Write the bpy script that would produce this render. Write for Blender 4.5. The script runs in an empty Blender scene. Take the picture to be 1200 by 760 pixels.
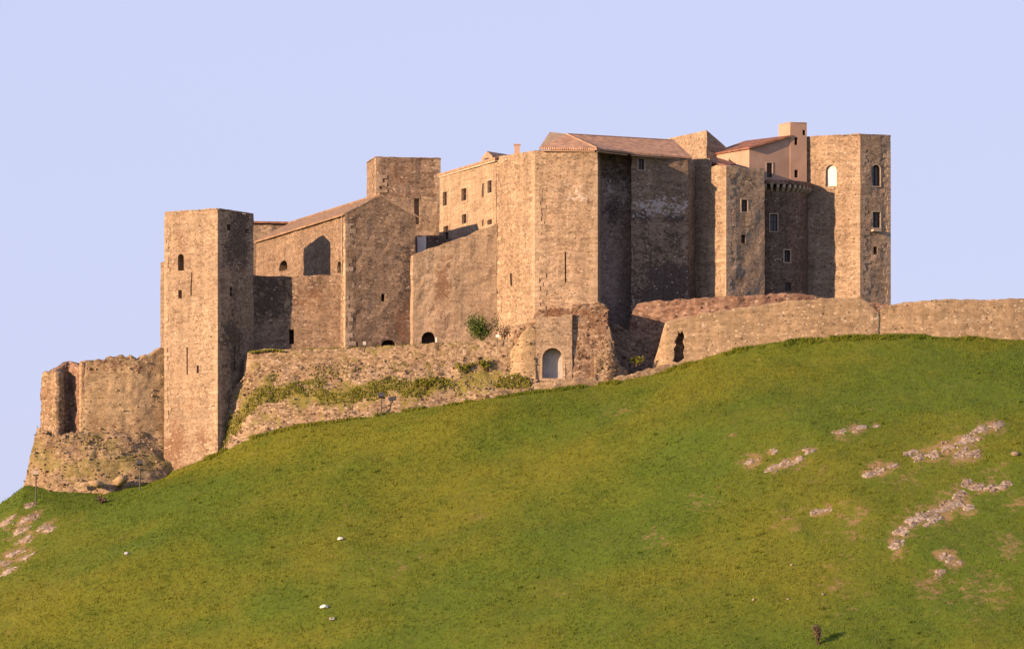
import bpy, bmesh, math, random
import numpy as np
from mathutils import Vector, Matrix

# ------------------------------------------------------------------ camera, sky, sun, exposure
F, HY, D0, CZ = 5200.0, 800.0, 460.0, 1.7     # focal length in photo pixels, horizon row, distance of the main tower, eye height
S = D0 / F
SC = bpy.context.scene
COL = SC.collection
rnd = random.Random(7)
rng = np.random.default_rng(11)

cam_d = bpy.data.cameras.new('camera')
cam = bpy.data.objects.new('camera', cam_d); COL.objects.link(cam)
cam.location = (0, 0, CZ); cam.rotation_euler = (math.radians(90), 0, 0)
cam_d.sensor_width = 36; cam_d.lens = F / 1200 * 36
cam_d.shift_x = 0; cam_d.shift_y = (HY - 380) / 1200
cam_d.clip_start = 1; cam_d.clip_end = 20000
SC.camera = cam

SUN_EL = math.radians(12.0)
LX, LY = 0.84, 0.54                            # the way the light travels over the ground
ll = math.hypot(LX, LY); LX /= ll; LY /= ll
Ldir = Vector((LX * math.cos(SUN_EL), LY * math.cos(SUN_EL), -math.sin(SUN_EL)))
sun_d = bpy.data.lights.new('sun', 'SUN'); sun = bpy.data.objects.new('sun', sun_d); COL.objects.link(sun)
sun.rotation_euler = Ldir.to_track_quat('-Z', 'Y').to_euler(); sun.location = (-200, 200, 150)
sun_d.energy = 5.0; sun_d.angle = math.radians(0.55); sun_d.color = (1.0, 0.65, 0.38)

W = bpy.data.worlds.new('World'); SC.world = W; W.use_nodes = True
wn, wl = W.node_tree.nodes, W.node_tree.links
bg = wn['Background']
sky = wn.new('ShaderNodeTexSky'); sky.sky_type = 'NISHITA'; sky.sun_disc = False
sky.sun_elevation = SUN_EL
sky.sun_rotation = math.atan2(-LX, -LY)
sky.air_density = 1.0; sky.dust_density = 1.6; sky.ozone_density = 1.6; sky.altitude = 500
tint = wn.new('ShaderNodeMix'); tint.data_type = 'RGBA'; tint.blend_type = 'MIX'   # thin high haze evens out the blue
tint.inputs[0].default_value = 0.86; tint.inputs[7].default_value = (3.0, 3.12, 4.55, 1)
wtc = wn.new('ShaderNodeTexCoord'); wsep = wn.new('ShaderNodeSeparateXYZ'); wl.new(wtc.outputs['Generated'], wsep.inputs[0])
wr = wn.new('ShaderNodeValToRGB'); wr.color_ramp.elements[0].position = .02; wr.color_ramp.elements[1].position = .16
wr.color_ramp.elements[0].color = (3.75, 3.62, 4.42, 1); wr.color_ramp.elements[1].color = (2.95, 3.13, 4.50, 1)
wns = wn.new('ShaderNodeTexNoise'); wns.inputs['Scale'].default_value = 3.0; wns.inputs['Detail'].default_value = 4.0
wmp = wn.new('ShaderNodeMapping'); wmp.inputs['Scale'].default_value = (1, 1, 4); wl.new(wtc.outputs['Generated'], wmp.inputs[0]); wl.new(wmp.outputs[0], wns.inputs['Vector'])
wma = wn.new('ShaderNodeMath'); wma.operation = 'MULTIPLY_ADD'; wma.inputs[1].default_value = -.06; wl.new(wns.outputs[0], wma.inputs[0])
wmb = wn.new('ShaderNodeMath'); wmb.operation = 'ADD'; wmb.inputs[1].default_value = .03; wl.new(wsep.outputs[2], wmb.inputs[0]); wl.new(wmb.outputs[0], wma.inputs[2])
wl.new(wma.outputs[0], wr.inputs[0])   # faint uneven haze; wl.new(wr.outputs[0], tint.inputs[7])
wl.new(sky.outputs[0], tint.inputs[6]); wl.new(tint.outputs[2], bg.inputs[0])
bg.inputs[1].default_value = 0.095

SC.view_settings.view_transform = 'Standard'; SC.view_settings.look = 'None'
SC.view_settings.exposure = 1.15; SC.view_settings.gamma = 1.0; SC.view_settings.use_curve_mapping = False
SC.cycles.max_bounces = 5; SC.cycles.diffuse_bounces = 3; SC.cycles.transparent_max_bounces = 4

# ------------------------------------------------------------------ helpers
def Yd(d): return D0 + d * S
def P(px, py, d):
    Y = Yd(d); return Vector(((px - 600) * Y / F, Y, CZ + (HY - py) * Y / F))

def hash3(ix, iy, iz, seed):
    n = (ix.astype(np.int64) * 73856093) ^ (iy.astype(np.int64) * 19349663) ^ (iz.astype(np.int64) * 83492791) ^ (seed * 2654435761 & 0xffffffff)
    n &= 0xffffffff
    n = ((n ^ (n >> 15)) * 2246822519) & 0xffffffff
    n = ((n ^ (n >> 13)) * 3266489917) & 0xffffffff
    n ^= n >> 16
    return n.astype(np.float64) / 0xffffffff
def vnoise(x, y, z, seed=0):
    x, y, z = np.broadcast_arrays(np.asarray(x, float), np.asarray(y, float), np.asarray(z, float))
    ix, iy, iz = np.floor(x), np.floor(y), np.floor(z)
    fx, fy, fz = x - ix, y - iy, z - iz
    fx, fy, fz = [f * f * (3 - 2 * f) for f in (fx, fy, fz)]
    r = 0
    for a in (0, 1):
        for b in (0, 1):
            for c in (0, 1):
                w = (fx if a else 1 - fx) * (fy if b else 1 - fy) * (fz if c else 1 - fz)
                r = r + w * hash3(ix + a, iy + b, iz + c, seed)
    return r * 2 - 1
def fbm(x, y, z=0.0, seed=0, octv=4):
    r, amp, f = 0, 1.0, 1.0
    for i in range(octv):
        r = r + amp * vnoise(x * f, y * f, z * f, seed + i * 17); amp *= .5; f *= 2.03
    return r

def tag(o, label=None, cat=None, group=None, kind=None):
    if label: o['label'] = label
    if cat: o['category'] = cat
    if group: o['group'] = group
    if kind: o['kind'] = kind
    return o
def link(name, me, mat, parent=None, smooth=False):
    o = bpy.data.objects.new(name, me); COL.objects.link(o)
    if mat: me.materials.append(mat)
    if parent:
        o.parent = parent
        me.transform(Matrix.Translation(-parent.location))
    if smooth:
        me.polygons.foreach_set('use_smooth', np.ones(len(me.polygons), bool))
    return o
def thing(name, label, cat, loc, group=None):
    o = bpy.data.objects.new(name, None); COL.objects.link(o)
    o.location = loc; o.empty_display_size = .3
    return tag(o, label, cat, group)
def bm_mesh(bm, name):
    bmesh.ops.recalc_face_normals(bm, faces=bm.faces[:])
    me = bpy.data.meshes.new(name); bm.to_mesh(me); bm.free(); return me
def np_mesh(name, V, Fc):
    """V (n,3), Fc (m,k) numpy"""
    me = bpy.data.meshes.new(name)
    V = np.ascontiguousarray(V, np.float32); Fc = np.ascontiguousarray(Fc, np.int32); m, k = Fc.shape
    me.vertices.add(len(V)); me.vertices.foreach_set('co', V.ravel())
    me.loops.add(m * k); me.loops.foreach_set('vertex_index', Fc.ravel())
    me.polygons.add(m); me.polygons.foreach_set('loop_start', np.arange(0, m * k, k, dtype=np.int32))
    me.update(calc_edges=True); return me
def add_box(bm, c, ax, ay, az, sx, sy, sz):
    """box centred at c, half sizes along given unit axes"""
    vs = []
    for i in (-1, 1):
        for j in (-1, 1):
            for k in (-1, 1):
                vs.append(bm.verts.new(c + ax * (sx * i) + ay * (sy * j) + az * (sz * k)))
    for f in ((0, 1, 3, 2), (4, 6, 7, 5), (0, 4, 5, 1), (2, 3, 7, 6), (0, 2, 6, 4), (1, 5, 7, 3)):
        bm.faces.new([vs[i] for i in f])
def add_poly_prism(bm, pts, vec):
    a = [bm.verts.new(p) for p in pts]; b = [bm.verts.new(p + vec) for p in pts]; n = len(pts)
    bm.faces.new(a); bm.faces.new(b[::-1])
    for i in range(n): bm.faces.new([a[i], a[(i + 1) % n], b[(i + 1) % n], b[i]])
def add_tube(bm, p0, p1, r0, r1, n=8):
    ax = (p1 - p0).normalized(); u = ax.orthogonal().normalized(); v = ax.cross(u)
    A = []; B = []
    for i in range(n):
        t = 2 * math.pi * i / n; q = u * math.cos(t) + v * math.sin(t)
        A.append(bm.verts.new(p0 + q * r0)); B.append(bm.verts.new(p1 + q * r1))
    bm.faces.new(A); bm.faces.new(B[::-1])
    for i in range(n): bm.faces.new([A[i], A[(i + 1) % n], B[(i + 1) % n], B[i]])
def boolean(o, cut_bm):
    cm = bm_mesh(cut_bm, 'cutter'); co = bpy.data.objects.new('cutter', cm); COL.objects.link(co)
    md = o.modifiers.new('b', 'BOOLEAN'); md.operation = 'DIFFERENCE'; md.solver = 'EXACT'; md.object = co
    bpy.context.view_layer.update()
    dg = bpy.context.evaluated_depsgraph_get()
    new = bpy.data.meshes.new_from_object(o.evaluated_get(dg)); old = o.data
    o.modifiers.remove(md); o.data = new; bpy.data.meshes.remove(old)
    bpy.data.objects.remove(co); bpy.data.meshes.remove(cm)

# ------------------------------------------------------------------ materials
def N(nt, t, **kw):
    n = nt.nodes.new(t)
    for k, v in kw.items():
        if k.startswith('i_'):
            key = k[2:]; n.inputs[int(key) if key.isdigit() else key.replace('_', ' ')].default_value = v
        else: setattr(n, k, v)
    return n
def ramp(nt, src, stops, interp='LINEAR'):
    r = nt.nodes.new('ShaderNodeValToRGB'); cr = r.color_ramp; cr.interpolation = interp
    while len(cr.elements) < len(stops): cr.elements.new(.5)
    for e, (p, c) in zip(cr.elements, stops):
        e.position = p; e.color = (c, c, c, 1) if isinstance(c, (int, float)) else (*c, 1)
    nt.links.new(src, r.inputs[0]); return r.outputs[0]
def mixc(nt, fac, a, b, mode='MIX'):
    m = nt.nodes.new('ShaderNodeMix'); m.data_type = 'RGBA'; m.blend_type = mode
    for i, v in ((0, fac), (6, a), (7, b)):
        if hasattr(v, 'is_linked'): nt.links.new(v, m.inputs[i])
        elif i == 0: m.inputs[0].default_value = v
        else: m.inputs[i].default_value = (*v, 1)
    return m.outputs[2]
def math_(nt, op, a, b=None):
    m = nt.nodes.new('ShaderNodeMath'); m.operation = op
    for i, v in ((0, a), (1, b)):
        if v is None: continue
        if hasattr(v, 'is_linked'): nt.links.new(v, m.inputs[i])
        else: m.inputs[i].default_value = v
    return m.outputs[0]
def new_mat(name):
    m = bpy.data.materials.new(name); m.use_nodes = True; nt = m.node_tree
    b = nt.nodes['Principled BSDF']; b.inputs['Roughness'].default_value = .95; b.inputs['Specular IOR Level'].default_value = .15
    return m, nt, b
def plain(name, c, rough=.8, spec=.2, var=.25, scale=3.0):
    m, nt, b = new_mat(name)
    tc = N(nt, 'ShaderNodeTexCoord'); n = N(nt, 'ShaderNodeTexNoise', i_Scale=scale, i_Detail=5.0)
    nt.links.new(tc.outputs['Object'], n.inputs['Vector'])
    f = ramp(nt, n.outputs[0], [(.3, 1 - var), (.7, 1 + var)])
    nt.links.new(mixc(nt, 1.0, tuple(q * .8 for q in c), f, 'MULTIPLY'), b.inputs['Base Color'])
    b.inputs['Roughness'].default_value = rough; b.inputs['Specular IOR Level'].default_value = spec
    return m
def stone(name, dark, mid, light, scale=3.4, pale=.06, hole=.05, patch=(.16, .10, .07), patch_amt=.6, mortar=(.36, .29, .22), bump=.10, moss=0.0, pale_c=(.62, .54, .45), wash=.5):
    m, nt, b = new_mat(name); L = nt.links.new
    dark, mid, light, patch, mortar, pale_c = [(q[0] * .725, q[1] * .695, q[2] * .68) for q in (dark, mid, light, patch, mortar, pale_c)]
    tc = N(nt, 'ShaderNodeTexCoord')
    mp = N(nt, 'ShaderNodeMapping'); mp.inputs['Scale'].default_value = (1, 1, 1.55)
    wob = N(nt, 'ShaderNodeTexNoise', i_Scale=1.4, i_Detail=3.0); L(tc.outputs['Object'], wob.inputs['Vector'])
    wv = nt.nodes.new('ShaderNodeVectorMath'); wv.operation = 'MULTIPLY_ADD'; wv.inputs[1].default_value = (.35, .35, .35)
    L(wob.outputs['Color'], wv.inputs[0]); L(tc.outputs['Object'], wv.inputs[2]); L(wv.outputs[0], mp.inputs[0])
    v1 = N(nt, 'ShaderNodeTexVoronoi', i_Scale=scale); L(mp.outputs[0], v1.inputs['Vector'])
    ve = N(nt, 'ShaderNodeTexVoronoi', feature='DISTANCE_TO_EDGE', i_Scale=scale); L(mp.outputs[0], ve.inputs['Vector'])
    sep = nt.nodes.new('ShaderNodeSeparateColor'); L(v1.outputs['Color'], sep.inputs[0])
    c = ramp(nt, sep.outputs[0], [(0, dark), (.22, tuple(.5 * p + .5 * q for p, q in zip(dark, mid))), (.5, mid), (1, light)])
    # bigger tonal drift over the wall
    n1 = N(nt, 'ShaderNodeTexNoise', i_Scale=.13, i_Detail=6.0, i_Roughness=.6); L(tc.outputs['Object'], n1.inputs['Vector'])
    pm = ramp(nt, n1.outputs[0], [(.44, 0.0), (.62, 1.0)])
    n2 = N(nt, 'ShaderNodeTexNoise', i_Scale=.55, i_Detail=6.0, i_Roughness=.65); L(wv.outputs[0], n2.inputs['Vector'])
    lw = ramp(nt, n2.outputs[0], [(.40, .0), (.70, wash * .8)])
    c = mixc(nt, lw, c, mortar)                      # old render left in the joints
    c = mixc(nt, math_(nt, 'MULTIPLY', pm, patch_amt), c, mixc(nt, .45, patch, c))
    # vertical washes of dirt
    mp2 = N(nt, 'ShaderNodeMapping'); mp2.inputs['Scale'].default_value = (.9, .9, .09); L(tc.outputs['Object'], mp2.inputs[0])
    n3 = N(nt, 'ShaderNodeTexNoise', i_Scale=1.0, i_Detail=5.0, i_Roughness=.6); L(mp2.outputs[0], n3.inputs['Vector'])
    c = mixc(nt, 1.0, c, ramp(nt, n3.outputs[0], [(.32, .74), (.6, 1.08)]), 'MULTIPLY')
    mp3 = N(nt, 'ShaderNodeMapping'); mp3.inputs['Scale'].default_value = (.22, .22, 2.6); L(wv.outputs[0], mp3.inputs[0])
    n4 = N(nt, 'ShaderNodeTexNoise', i_Scale=1.0, i_Detail=3.0); L(mp3.outputs[0], n4.inputs['Vector'])
    c = mixc(nt, 1.0, c, ramp(nt, n4.outputs[0], [(.35, .84), (.62, 1.10)]), 'MULTIPLY')        # building courses
    # stains, painted shade, rust and salt bloom with their own ragged outlines
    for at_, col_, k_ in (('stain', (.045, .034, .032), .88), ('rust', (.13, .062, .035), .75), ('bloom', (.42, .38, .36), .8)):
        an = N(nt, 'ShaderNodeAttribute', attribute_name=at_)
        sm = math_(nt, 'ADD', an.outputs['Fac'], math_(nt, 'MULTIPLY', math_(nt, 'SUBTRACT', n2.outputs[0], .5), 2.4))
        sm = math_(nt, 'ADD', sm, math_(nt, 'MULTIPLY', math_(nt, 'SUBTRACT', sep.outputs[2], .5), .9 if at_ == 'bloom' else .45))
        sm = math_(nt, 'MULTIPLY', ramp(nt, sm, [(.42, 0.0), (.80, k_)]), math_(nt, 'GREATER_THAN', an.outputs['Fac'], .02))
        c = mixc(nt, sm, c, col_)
    # joints, pale stones, putlog holes
    jt = ramp(nt, ve.outputs['Distance'], [(.0, 1.0), (.09, 0.0)])
    c = mixc(nt, math_(nt, 'MULTIPLY', jt, .55), c, mortar)
    big = N(nt, 'ShaderNodeTexVoronoi', i_Scale=scale * 1.15); L(mp.outputs[0], big.inputs['Vector'])
    s2 = nt.nodes.new('ShaderNodeSeparateColor'); L(big.outputs['Color'], s2.inputs[0])
    near = ramp(nt, big.outputs['Distance'], [(.42, 1.0), (.52, 0.0)])
    c = mixc(nt, math_(nt, 'MULTIPLY', math_(nt, 'GREATER_THAN', s2.outputs[1], 1 - pale * .6), math_(nt, 'MULTIPLY', near, .65)), c, pale_c)
    near2 = ramp(nt, big.outputs['Distance'], [(.26, 1.0), (.36, 0.0)])
    c = mixc(nt, math_(nt, 'MULTIPLY', math_(nt, 'GREATER_THAN', s2.outputs[2], 1 - hole), near2), c, (.035, .025, .02))
    fine = N(nt, 'ShaderNodeTexNoise', i_Scale=7.0, i_Detail=5.0, i_Roughness=.7); L(tc.outputs['Object'], fine.inputs['Vector'])
    c = mixc(nt, 1.0, c, ramp(nt, fine.outputs[0], [(.3, .74), (.7, 1.22)]), 'MULTIPLY')
    if moss:
        nm = N(nt, 'ShaderNodeTexNoise', i_Scale=.5, i_Detail=6.0, i_Roughness=.7); L(tc.outputs['Object'], nm.inputs['Vector'])
        c = mixc(nt, math_(nt, 'MULTIPLY', ramp(nt, math_(nt, 'ADD', nm.outputs[0], math_(nt, 'MULTIPLY', N(nt, 'ShaderNodeAttribute', attribute_name='ledge').outputs['Fac'], .22)), [(.54, 0.0), (.66, 1.0)]), moss), c, (.13, .125, .02))
    L(c, b.inputs['Base Color'])
    h = math_(nt, 'ADD', math_(nt, 'MINIMUM', ve.outputs['Distance'], .16), math_(nt, 'MULTIPLY', fine.outputs[0], .16))
    h = math_(nt, 'ADD', h, math_(nt, 'MULTIPLY', sep.outputs[1], .10))
    bp = N(nt, 'ShaderNodeBump', i_Strength=.6, i_Distance=bump * 1.3); L(h, bp.inputs['Height']); L(bp.outputs[0], b.inputs['Normal'])
    return m
def tiles(name, c1, c2, dirx, diry):
    """terracotta roof: rows of curved tiles running down the slope whose plan direction is (dirx,diry)"""
    m, nt, b = new_mat(name); L = nt.links.new
    tc = N(nt, 'ShaderNodeTexCoord')
    mp = N(nt, 'ShaderNodeMapping'); mp.inputs['Rotation'].default_value = (0, 0, -math.atan2(diry, dirx)); L(tc.outputs['Object'], mp.inputs[0])
    w = N(nt, 'ShaderNodeTexWave', wave_type='BANDS', bands_direction='Y', i_Scale=3.6, i_Distortion=.6, i_Detail=2.0); L(mp.outputs[0], w.inputs['Vector'])
    v = N(nt, 'ShaderNodeTexVoronoi', i_Scale=2.4); L(mp.outputs[0], v.inputs['Vector'])
    n = N(nt, 'ShaderNodeTexNoise', i_Scale=.8, i_Detail=6.0, i_Roughness=.7); L(tc.outputs['Object'], n.inputs['Vector'])
    c1, c2 = [tuple(v_ * .8 for v_ in q) for q in (c1, c2)]
    c = mixc(nt, ramp(nt, n.outputs[0], [(.3, 0.0), (.7, 1.0)]), c1, c2)
    sp = nt.nodes.new('ShaderNodeSeparateColor'); L(v.outputs['Color'], sp.inputs[0])
    c = mixc(nt, 1.0, c, ramp(nt, sp.outputs[0], [(0, .72), (1, 1.22)]), 'MULTIPLY')
    c = mixc(nt, 1.0, c, ramp(nt, w.outputs['Fac'], [(0, .7), (.5, 1.05)]), 'MULTIPLY')
    L(c, b.inputs['Base Color'])
    bp = N(nt, 'ShaderNodeBump', i_Strength=.7, i_Distance=.1); L(w.outputs['Fac'], bp.inputs['Height']); L(bp.outputs[0], b.inputs['Normal'])
    return m

M = {}
M['tower'] = stone('tan_rubble_stone', (.20, .145, .10), (.36, .28, .205), (.47, .375, .275), pale=.05, hole=.03, patch=(.24, .16, .105), patch_amt=.55, mortar=(.42, .335, .245), wash=.9)
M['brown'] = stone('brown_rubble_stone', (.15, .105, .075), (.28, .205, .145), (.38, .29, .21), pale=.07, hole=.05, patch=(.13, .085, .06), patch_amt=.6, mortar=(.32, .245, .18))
M['main'] = stone('mixed_rubble_stone', (.20, .145, .10), (.37, .285, .20), (.48, .38, .28), pale=.07, hole=.04, patch=(.22, .14, .09), patch_amt=.6, mortar=(.42, .33, .24), wash=.6)
M['wing'] = stone('pale_rendered_stone', (.30, .22, .15), (.42, .33, .235), (.50, .40, .29), pale=.04, hole=.03, patch=(.30, .21, .14), patch_amt=.4, mortar=(.46, .36, .255), wash=.8)
M['darkstone'] = stone('weathered_dark_stone', (.10, .07, .055), (.19, .135, .105), (.29, .215, .165), pale=.06, hole=.05, patch=(.08, .055, .045), patch_amt=.7, mortar=(.24, .18, .14))  # weathered tone, darkened to add the shade of shadowed walls
M['rubble'] = stone('loose_rubble_masonry', (.15, .105, .07), (.33, .25, .165), (.48, .385, .27), scale=3.0, pale=.09, hole=.14, patch=(.20, .11, .065), patch_amt=.7, mortar=(.30, .22, .15), bump=.2)
M['outer'] = stone('speckled_wall_stone', (.25, .185, .12), (.34, .26, .17), (.42, .33, .22), scale=2.6, pale=.13, hole=.06, patch=(.24, .17, .105), patch_amt=.5, mortar=(.37, .285, .185), pale_c=(.62, .54, .43), wash=.55)
M['red'] = stone('reddish_old_wall_stone', (.13, .08, .06), (.26, .165, .12), (.38, .27, .20), scale=2.4, pale=.08, hole=.08, patch=(.16, .09, .065), patch_amt=.6, mortar=(.28, .19, .14))
M['oldplaster'] = stone('flaking_tan_plaster', (.26, .19, .12), (.42, .32, .20), (.50, .395, .26), scale=3.0, pale=.04, hole=.05, patch=(.25, .17, .10), patch_amt=.6, mortar=(.52, .40, .245), wash=1.0)
M['basestone'] = stone('eroded_base_rubble', (.17, .12, .075), (.35, .265, .165), (.48, .385, .26), scale=2.8, pale=.08, hole=.14, patch=(.24, .165, .10), patch_amt=.6, mortar=(.28, .205, .13), moss=.45, bump=.14)
M['redrubble'] = stone('red_brown_rubble', (.13, .085, .06), (.29, .205, .14), (.45, .35, .26), scale=2.4, pale=.09, hole=.12, patch=(.18, .09, .055), patch_amt=.8, mortar=(.26, .18, .12), bump=.2)
M['bank'] = stone('rubble_bank_stone', (.14, .10, .065), (.34, .26, .175), (.48, .39, .28), scale=3.0, pale=.10, hole=.16, patch=(.2, .13, .08), mortar=(.24, .175, .11), moss=.75, bump=.14)
M['rock'] = stone('pale_pink_rock', (.19, .155, .12), (.37, .315, .25), (.56, .50, .41), scale=2.6, pale=.14, hole=.12, patch=(.28, .205, .14), patch_amt=.6, mortar=(.28, .21, .15), bump=.18)
M['stained'] = stone('black_stained_stone', (.12, .095, .085), (.20, .165, .15), (.28, .235, .215), pale=.03, hole=.04, patch=(.09, .075, .07), patch_amt=.7, mortar=(.23, .19, .17))  # stained tone with the shade of sunless walls put into the colour
M['shadestone'] = stone('blotched_grey_stone', (.17, .125, .105), (.29, .23, .195), (.38, .31, .27), pale=.05, hole=.04, patch=(.10, .075, .065), patch_amt=.7, mortar=(.33, .27, .235))  # blotched tone, greyed to paint in some of the recess shade
M['quoin'] = stone('dressed_quoin_stone', (.34, .26, .185), (.45, .355, .255), (.53, .43, .32), scale=2.6, pale=.05, hole=.01, patch_amt=.3, patch=(.3, .22, .15), mortar=(.44, .345, .25))
M['plaster'] = plain('pink_plaster', (.43, .29, .22), .9, .1, .14, .5)
M['stoneplain'] = plain('dressed_stone', (.44, .35, .26), .9, .1, .2, 2)
M['tileplain'] = plain('plain_terracotta', (.42, .26, .18), .9, .1, .25, 1.5)
M['void'] = plain('dark_recess_stone', (.055, .045, .04), 1, 0, .3)  # near-black colour paints the shade inside slits and holes
M['frame'] = plain('brown_window_wood', (.10, .06, .04), .7, .2)
M['white'] = plain('white_paint', (.78, .76, .72), .7, .2, .06)
M['greyboard'] = plain('weathered_white_boards', (.46, .45, .44), .8, .1, .18, 1.5)
M['glass'] = plain('dark_window_glass', (.03, .032, .04), .25, .5, .3)
M['metal'] = plain('dark_lamp_metal', (.05, .05, .055), .6, .4)
M['bark'] = plain('shrub_bark', (.09, .06, .04), .95, .1)
M['tile_a'] = tiles('terracotta_tiles', (.56, .345, .235), (.44, .28, .195), .8, -.55)
M['tile_hall'] = tiles('pale_terracotta_tiles', (.47, .30, .195), (.37, .25, .165), -.95, -.3)
M['tile_b'] = tiles('red_terracotta_tiles', (.40, .19, .125), (.32, .16, .11), -.6, -.8)

def grass_nodes(nt, b, soil=True, gain=1.0):
    L = nt.links.new; tc = N(nt, 'ShaderNodeTexCoord')
    def nz(s, d=5.0, r=.6):
        n = N(nt, 'ShaderNodeTexNoise', i_Scale=s, i_Detail=d, i_Roughness=r); L(tc.outputs['Object'], n.inputs['Vector']); return n.outputs[0]
    g = lambda r_, g_, b_: (r_ * gain * .68, g_ * gain * .84, b_ * gain * .86)
    c = mixc(nt, ramp(nt, nz(.045, 6.0), [(.40, 0.0), (.60, 1.0)]), g(.108, .134, .012), g(.180, .156, .014))
    c = mixc(nt, ramp(nt, nz(.16, 6.0, .65), [(.5, 0.0), (.72, .75)]), c, g(.092, .118, .010))
    c = mixc(nt, ramp(nt, nz(.3, 6.0, .7), [(.56, 0.0), (.78, .4)]), c, g(.205, .140, .025))
    c = mixc(nt, 1.0, c, ramp(nt, nz(1.6, 6.0, .75), [(.3, .74), (.7, 1.24)]), 'MULTIPLY')
    if soil:
        at = N(nt, 'ShaderNodeAttribute', attribute_name='soil')
        sm = math_(nt, 'ADD', at.outputs['Fac'], math_(nt, 'MULTIPLY', math_(nt, 'SUBTRACT', nz(.7, 6.0, .75), .5), 3.2))
        c = mixc(nt, ramp(nt, sm, [(.40, 0.0), (.85, .9)]), c, (.235, .155, .075))
    L(c, b.inputs['Base Color']); return c
mg, nt, b = new_mat('hill_turf'); grass_nodes(nt, b)
tcg = N(nt, 'ShaderNodeTexCoord'); ng = N(nt, 'ShaderNodeTexNoise', i_Scale=3.0, i_Detail=6.0, i_Roughness=.75); nt.links.new(tcg.outputs['Object'], ng.inputs['Vector'])
bpn = N(nt, 'ShaderNodeBump', i_Strength=.8, i_Distance=.25); nt.links.new(ng.outputs[0], bpn.inputs['Height']); nt.links.new(bpn.outputs[0], b.inputs['Normal'])
M['turf'] = mg
mg, nt, b = new_mat('grass_blades'); grass_nodes(nt, b, soil=False, gain=1.05)
M['blades'] = mg
def leaf_mat(name, a, b2):
    m, nt, b = new_mat(name); tc = N(nt, 'ShaderNodeTexCoord'); n = N(nt, 'ShaderNodeTexNoise', i_Scale=2.5, i_Detail=4.0)
    nt.links.new(tc.outputs['Object'], n.inputs['Vector'])
    nt.links.new(mixc(nt, ramp(nt, n.outputs[0], [(.35, 0.0), (.65, 1.0)]), a, b2), b.inputs['Base Color']); return m
M['leaf'] = leaf_mat('bush_leaves', (.05, .085, .02), (.10, .13, .03))
M['dryleaf'] = leaf_mat('dry_bush_leaves', (.10, .07, .05), (.15, .11, .07))
M['weed'] = leaf_mat('weed_leaves', (.11, .125, .016), (.19, .175, .028))

# ------------------------------------------------------------------ the hill
CT = [(-900, 900, 300), (-300, 740, 120), (-100, 650, 75), (0, 590, 58), (30, 568, 50), (70, 574, 32), (120, 577, 22), (160, 568, 24), (193, 555, 62), (225, 543, 42), (256, 531, 20), (275, 521, 14),
      (300, 511, 4), (350, 499, -12), (430, 488, -30), (500, 477, -42), (580, 466, -56), (640, 457, -56), (700, 451, -50), (760, 440, -42), (800, 428, -36),
      (850, 412, -34), (900, 402, -36), (960, 396, -38), (1000, 394, -40), (1060, 393, -42), (1120, 395, -42), (1200, 398, -40), (1400, 410, -30), (1900, 470, 20), (3000, 640, 120)]
cts = [P(*c) for c in CT]
cx = np.array([c.x for c in cts]); cy = np.array([c.y for c in cts]); cz = np.array([c.z for c in cts])
def ycon(x): return np.interp(x, cx, cy)
def zcon(x): return np.interp(x, cx, cz)
_tx = np.arange(-200, 220, .5)
def smooth_tab(xs, vs, w):
    t = np.interp(_tx, xs, vs); k = np.hanning(int(w / .5) | 1); k /= k.sum(); p = len(k) // 2
    return np.convolve(np.pad(t, p, mode='edge'), k, mode='valid')
def pxy(px, d): v = P(px, 0, d); return v.x, v.y
def ground_z(x, y):
    x = np.asarray(x, float); y = np.asarray(y, float)
    yc, zc = ycon(x), zcon(x)
    t = yc - y                                      # metres downhill of the wall foot
    tp = np.maximum(t, 0); tb = np.maximum(-t, 0)
    # slope softens the kinks of the wall line as it goes down
    wob = fbm(x * .03, y * .03, 0, 3, 3)
    sl = .40 * tp + .0012 * tp ** 2
    zf = zc - sl
    # blend towards a smooth hill lower down
    sm = np.clip(tp / 14, 0, 1); sm = sm * sm * (3 - 2 * sm)
    xs = np.array([-130, -80, -53, -30, 0, 27, 53, 90, 160.]); zs = np.array([2, 13.5, 20.2, 26.2, 31, 36.3, 37.6, 35.5, 26.])
    ysm = np.array([466, 464, 462, 460, 456.3, 456.4, 456.4, 457, 460.])
    zsm = np.interp(x, _tx, smooth_tab(xs, zs, 36)); yst = np.interp(x, _tx, smooth_tab(xs, ysm, 36))
    tp2 = np.maximum(yst - y, 0)
    zf2 = zsm - (.40 * tp2 + .0012 * tp2 ** 2)
    zf = zf * (1 - sm) + zf2 * sm
    und = np.clip(tp / 6, 0, 1)
    zf = zf + und * (wob * .8 + fbm(x * .10 + y * .05, y * .09 - x * .03, 0, 5, 3) * .30)
    # the faint spur that runs down to the left across the slope
    q = (y - 452) - (x - 4) * .50
    zf = zf + 1.5 * np.exp(-(q / 5.0) ** 2) * und * np.clip((x + 60) / 20, 0, 1) * np.clip((12 - x) / 14, 0, 1)
    # plateau behind the walls
    pl = zc + np.minimum(.18 * tb, 2.2)
    lf = np.clip((-46 - x) / 8, 0, 1)               # left flank falls away
    pl = pl * (1 - lf) + (zc - .35 * tb) * lf
    far = np.clip((y - 520) / 60, 0, 1)
    pl = pl - far * (y - 520) * .45
    z = np.where(t >= 0, zf, pl)
    z = z + fbm(x * .8, y * .8, 0, 9, 3) * .05 * np.clip(tp / 2 + .3, 0, 1)
    floor = fbm(x * .01, y * .01, 0, 21, 3) * .8
    k = 2.5                                          # smooth maximum with the valley floor
    h = np.clip(.5 + .5 * (z - floor) / k, 0, 1)
    z = floor * (1 - h) + z * h + k * h * (1 - h)
    return z
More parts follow.
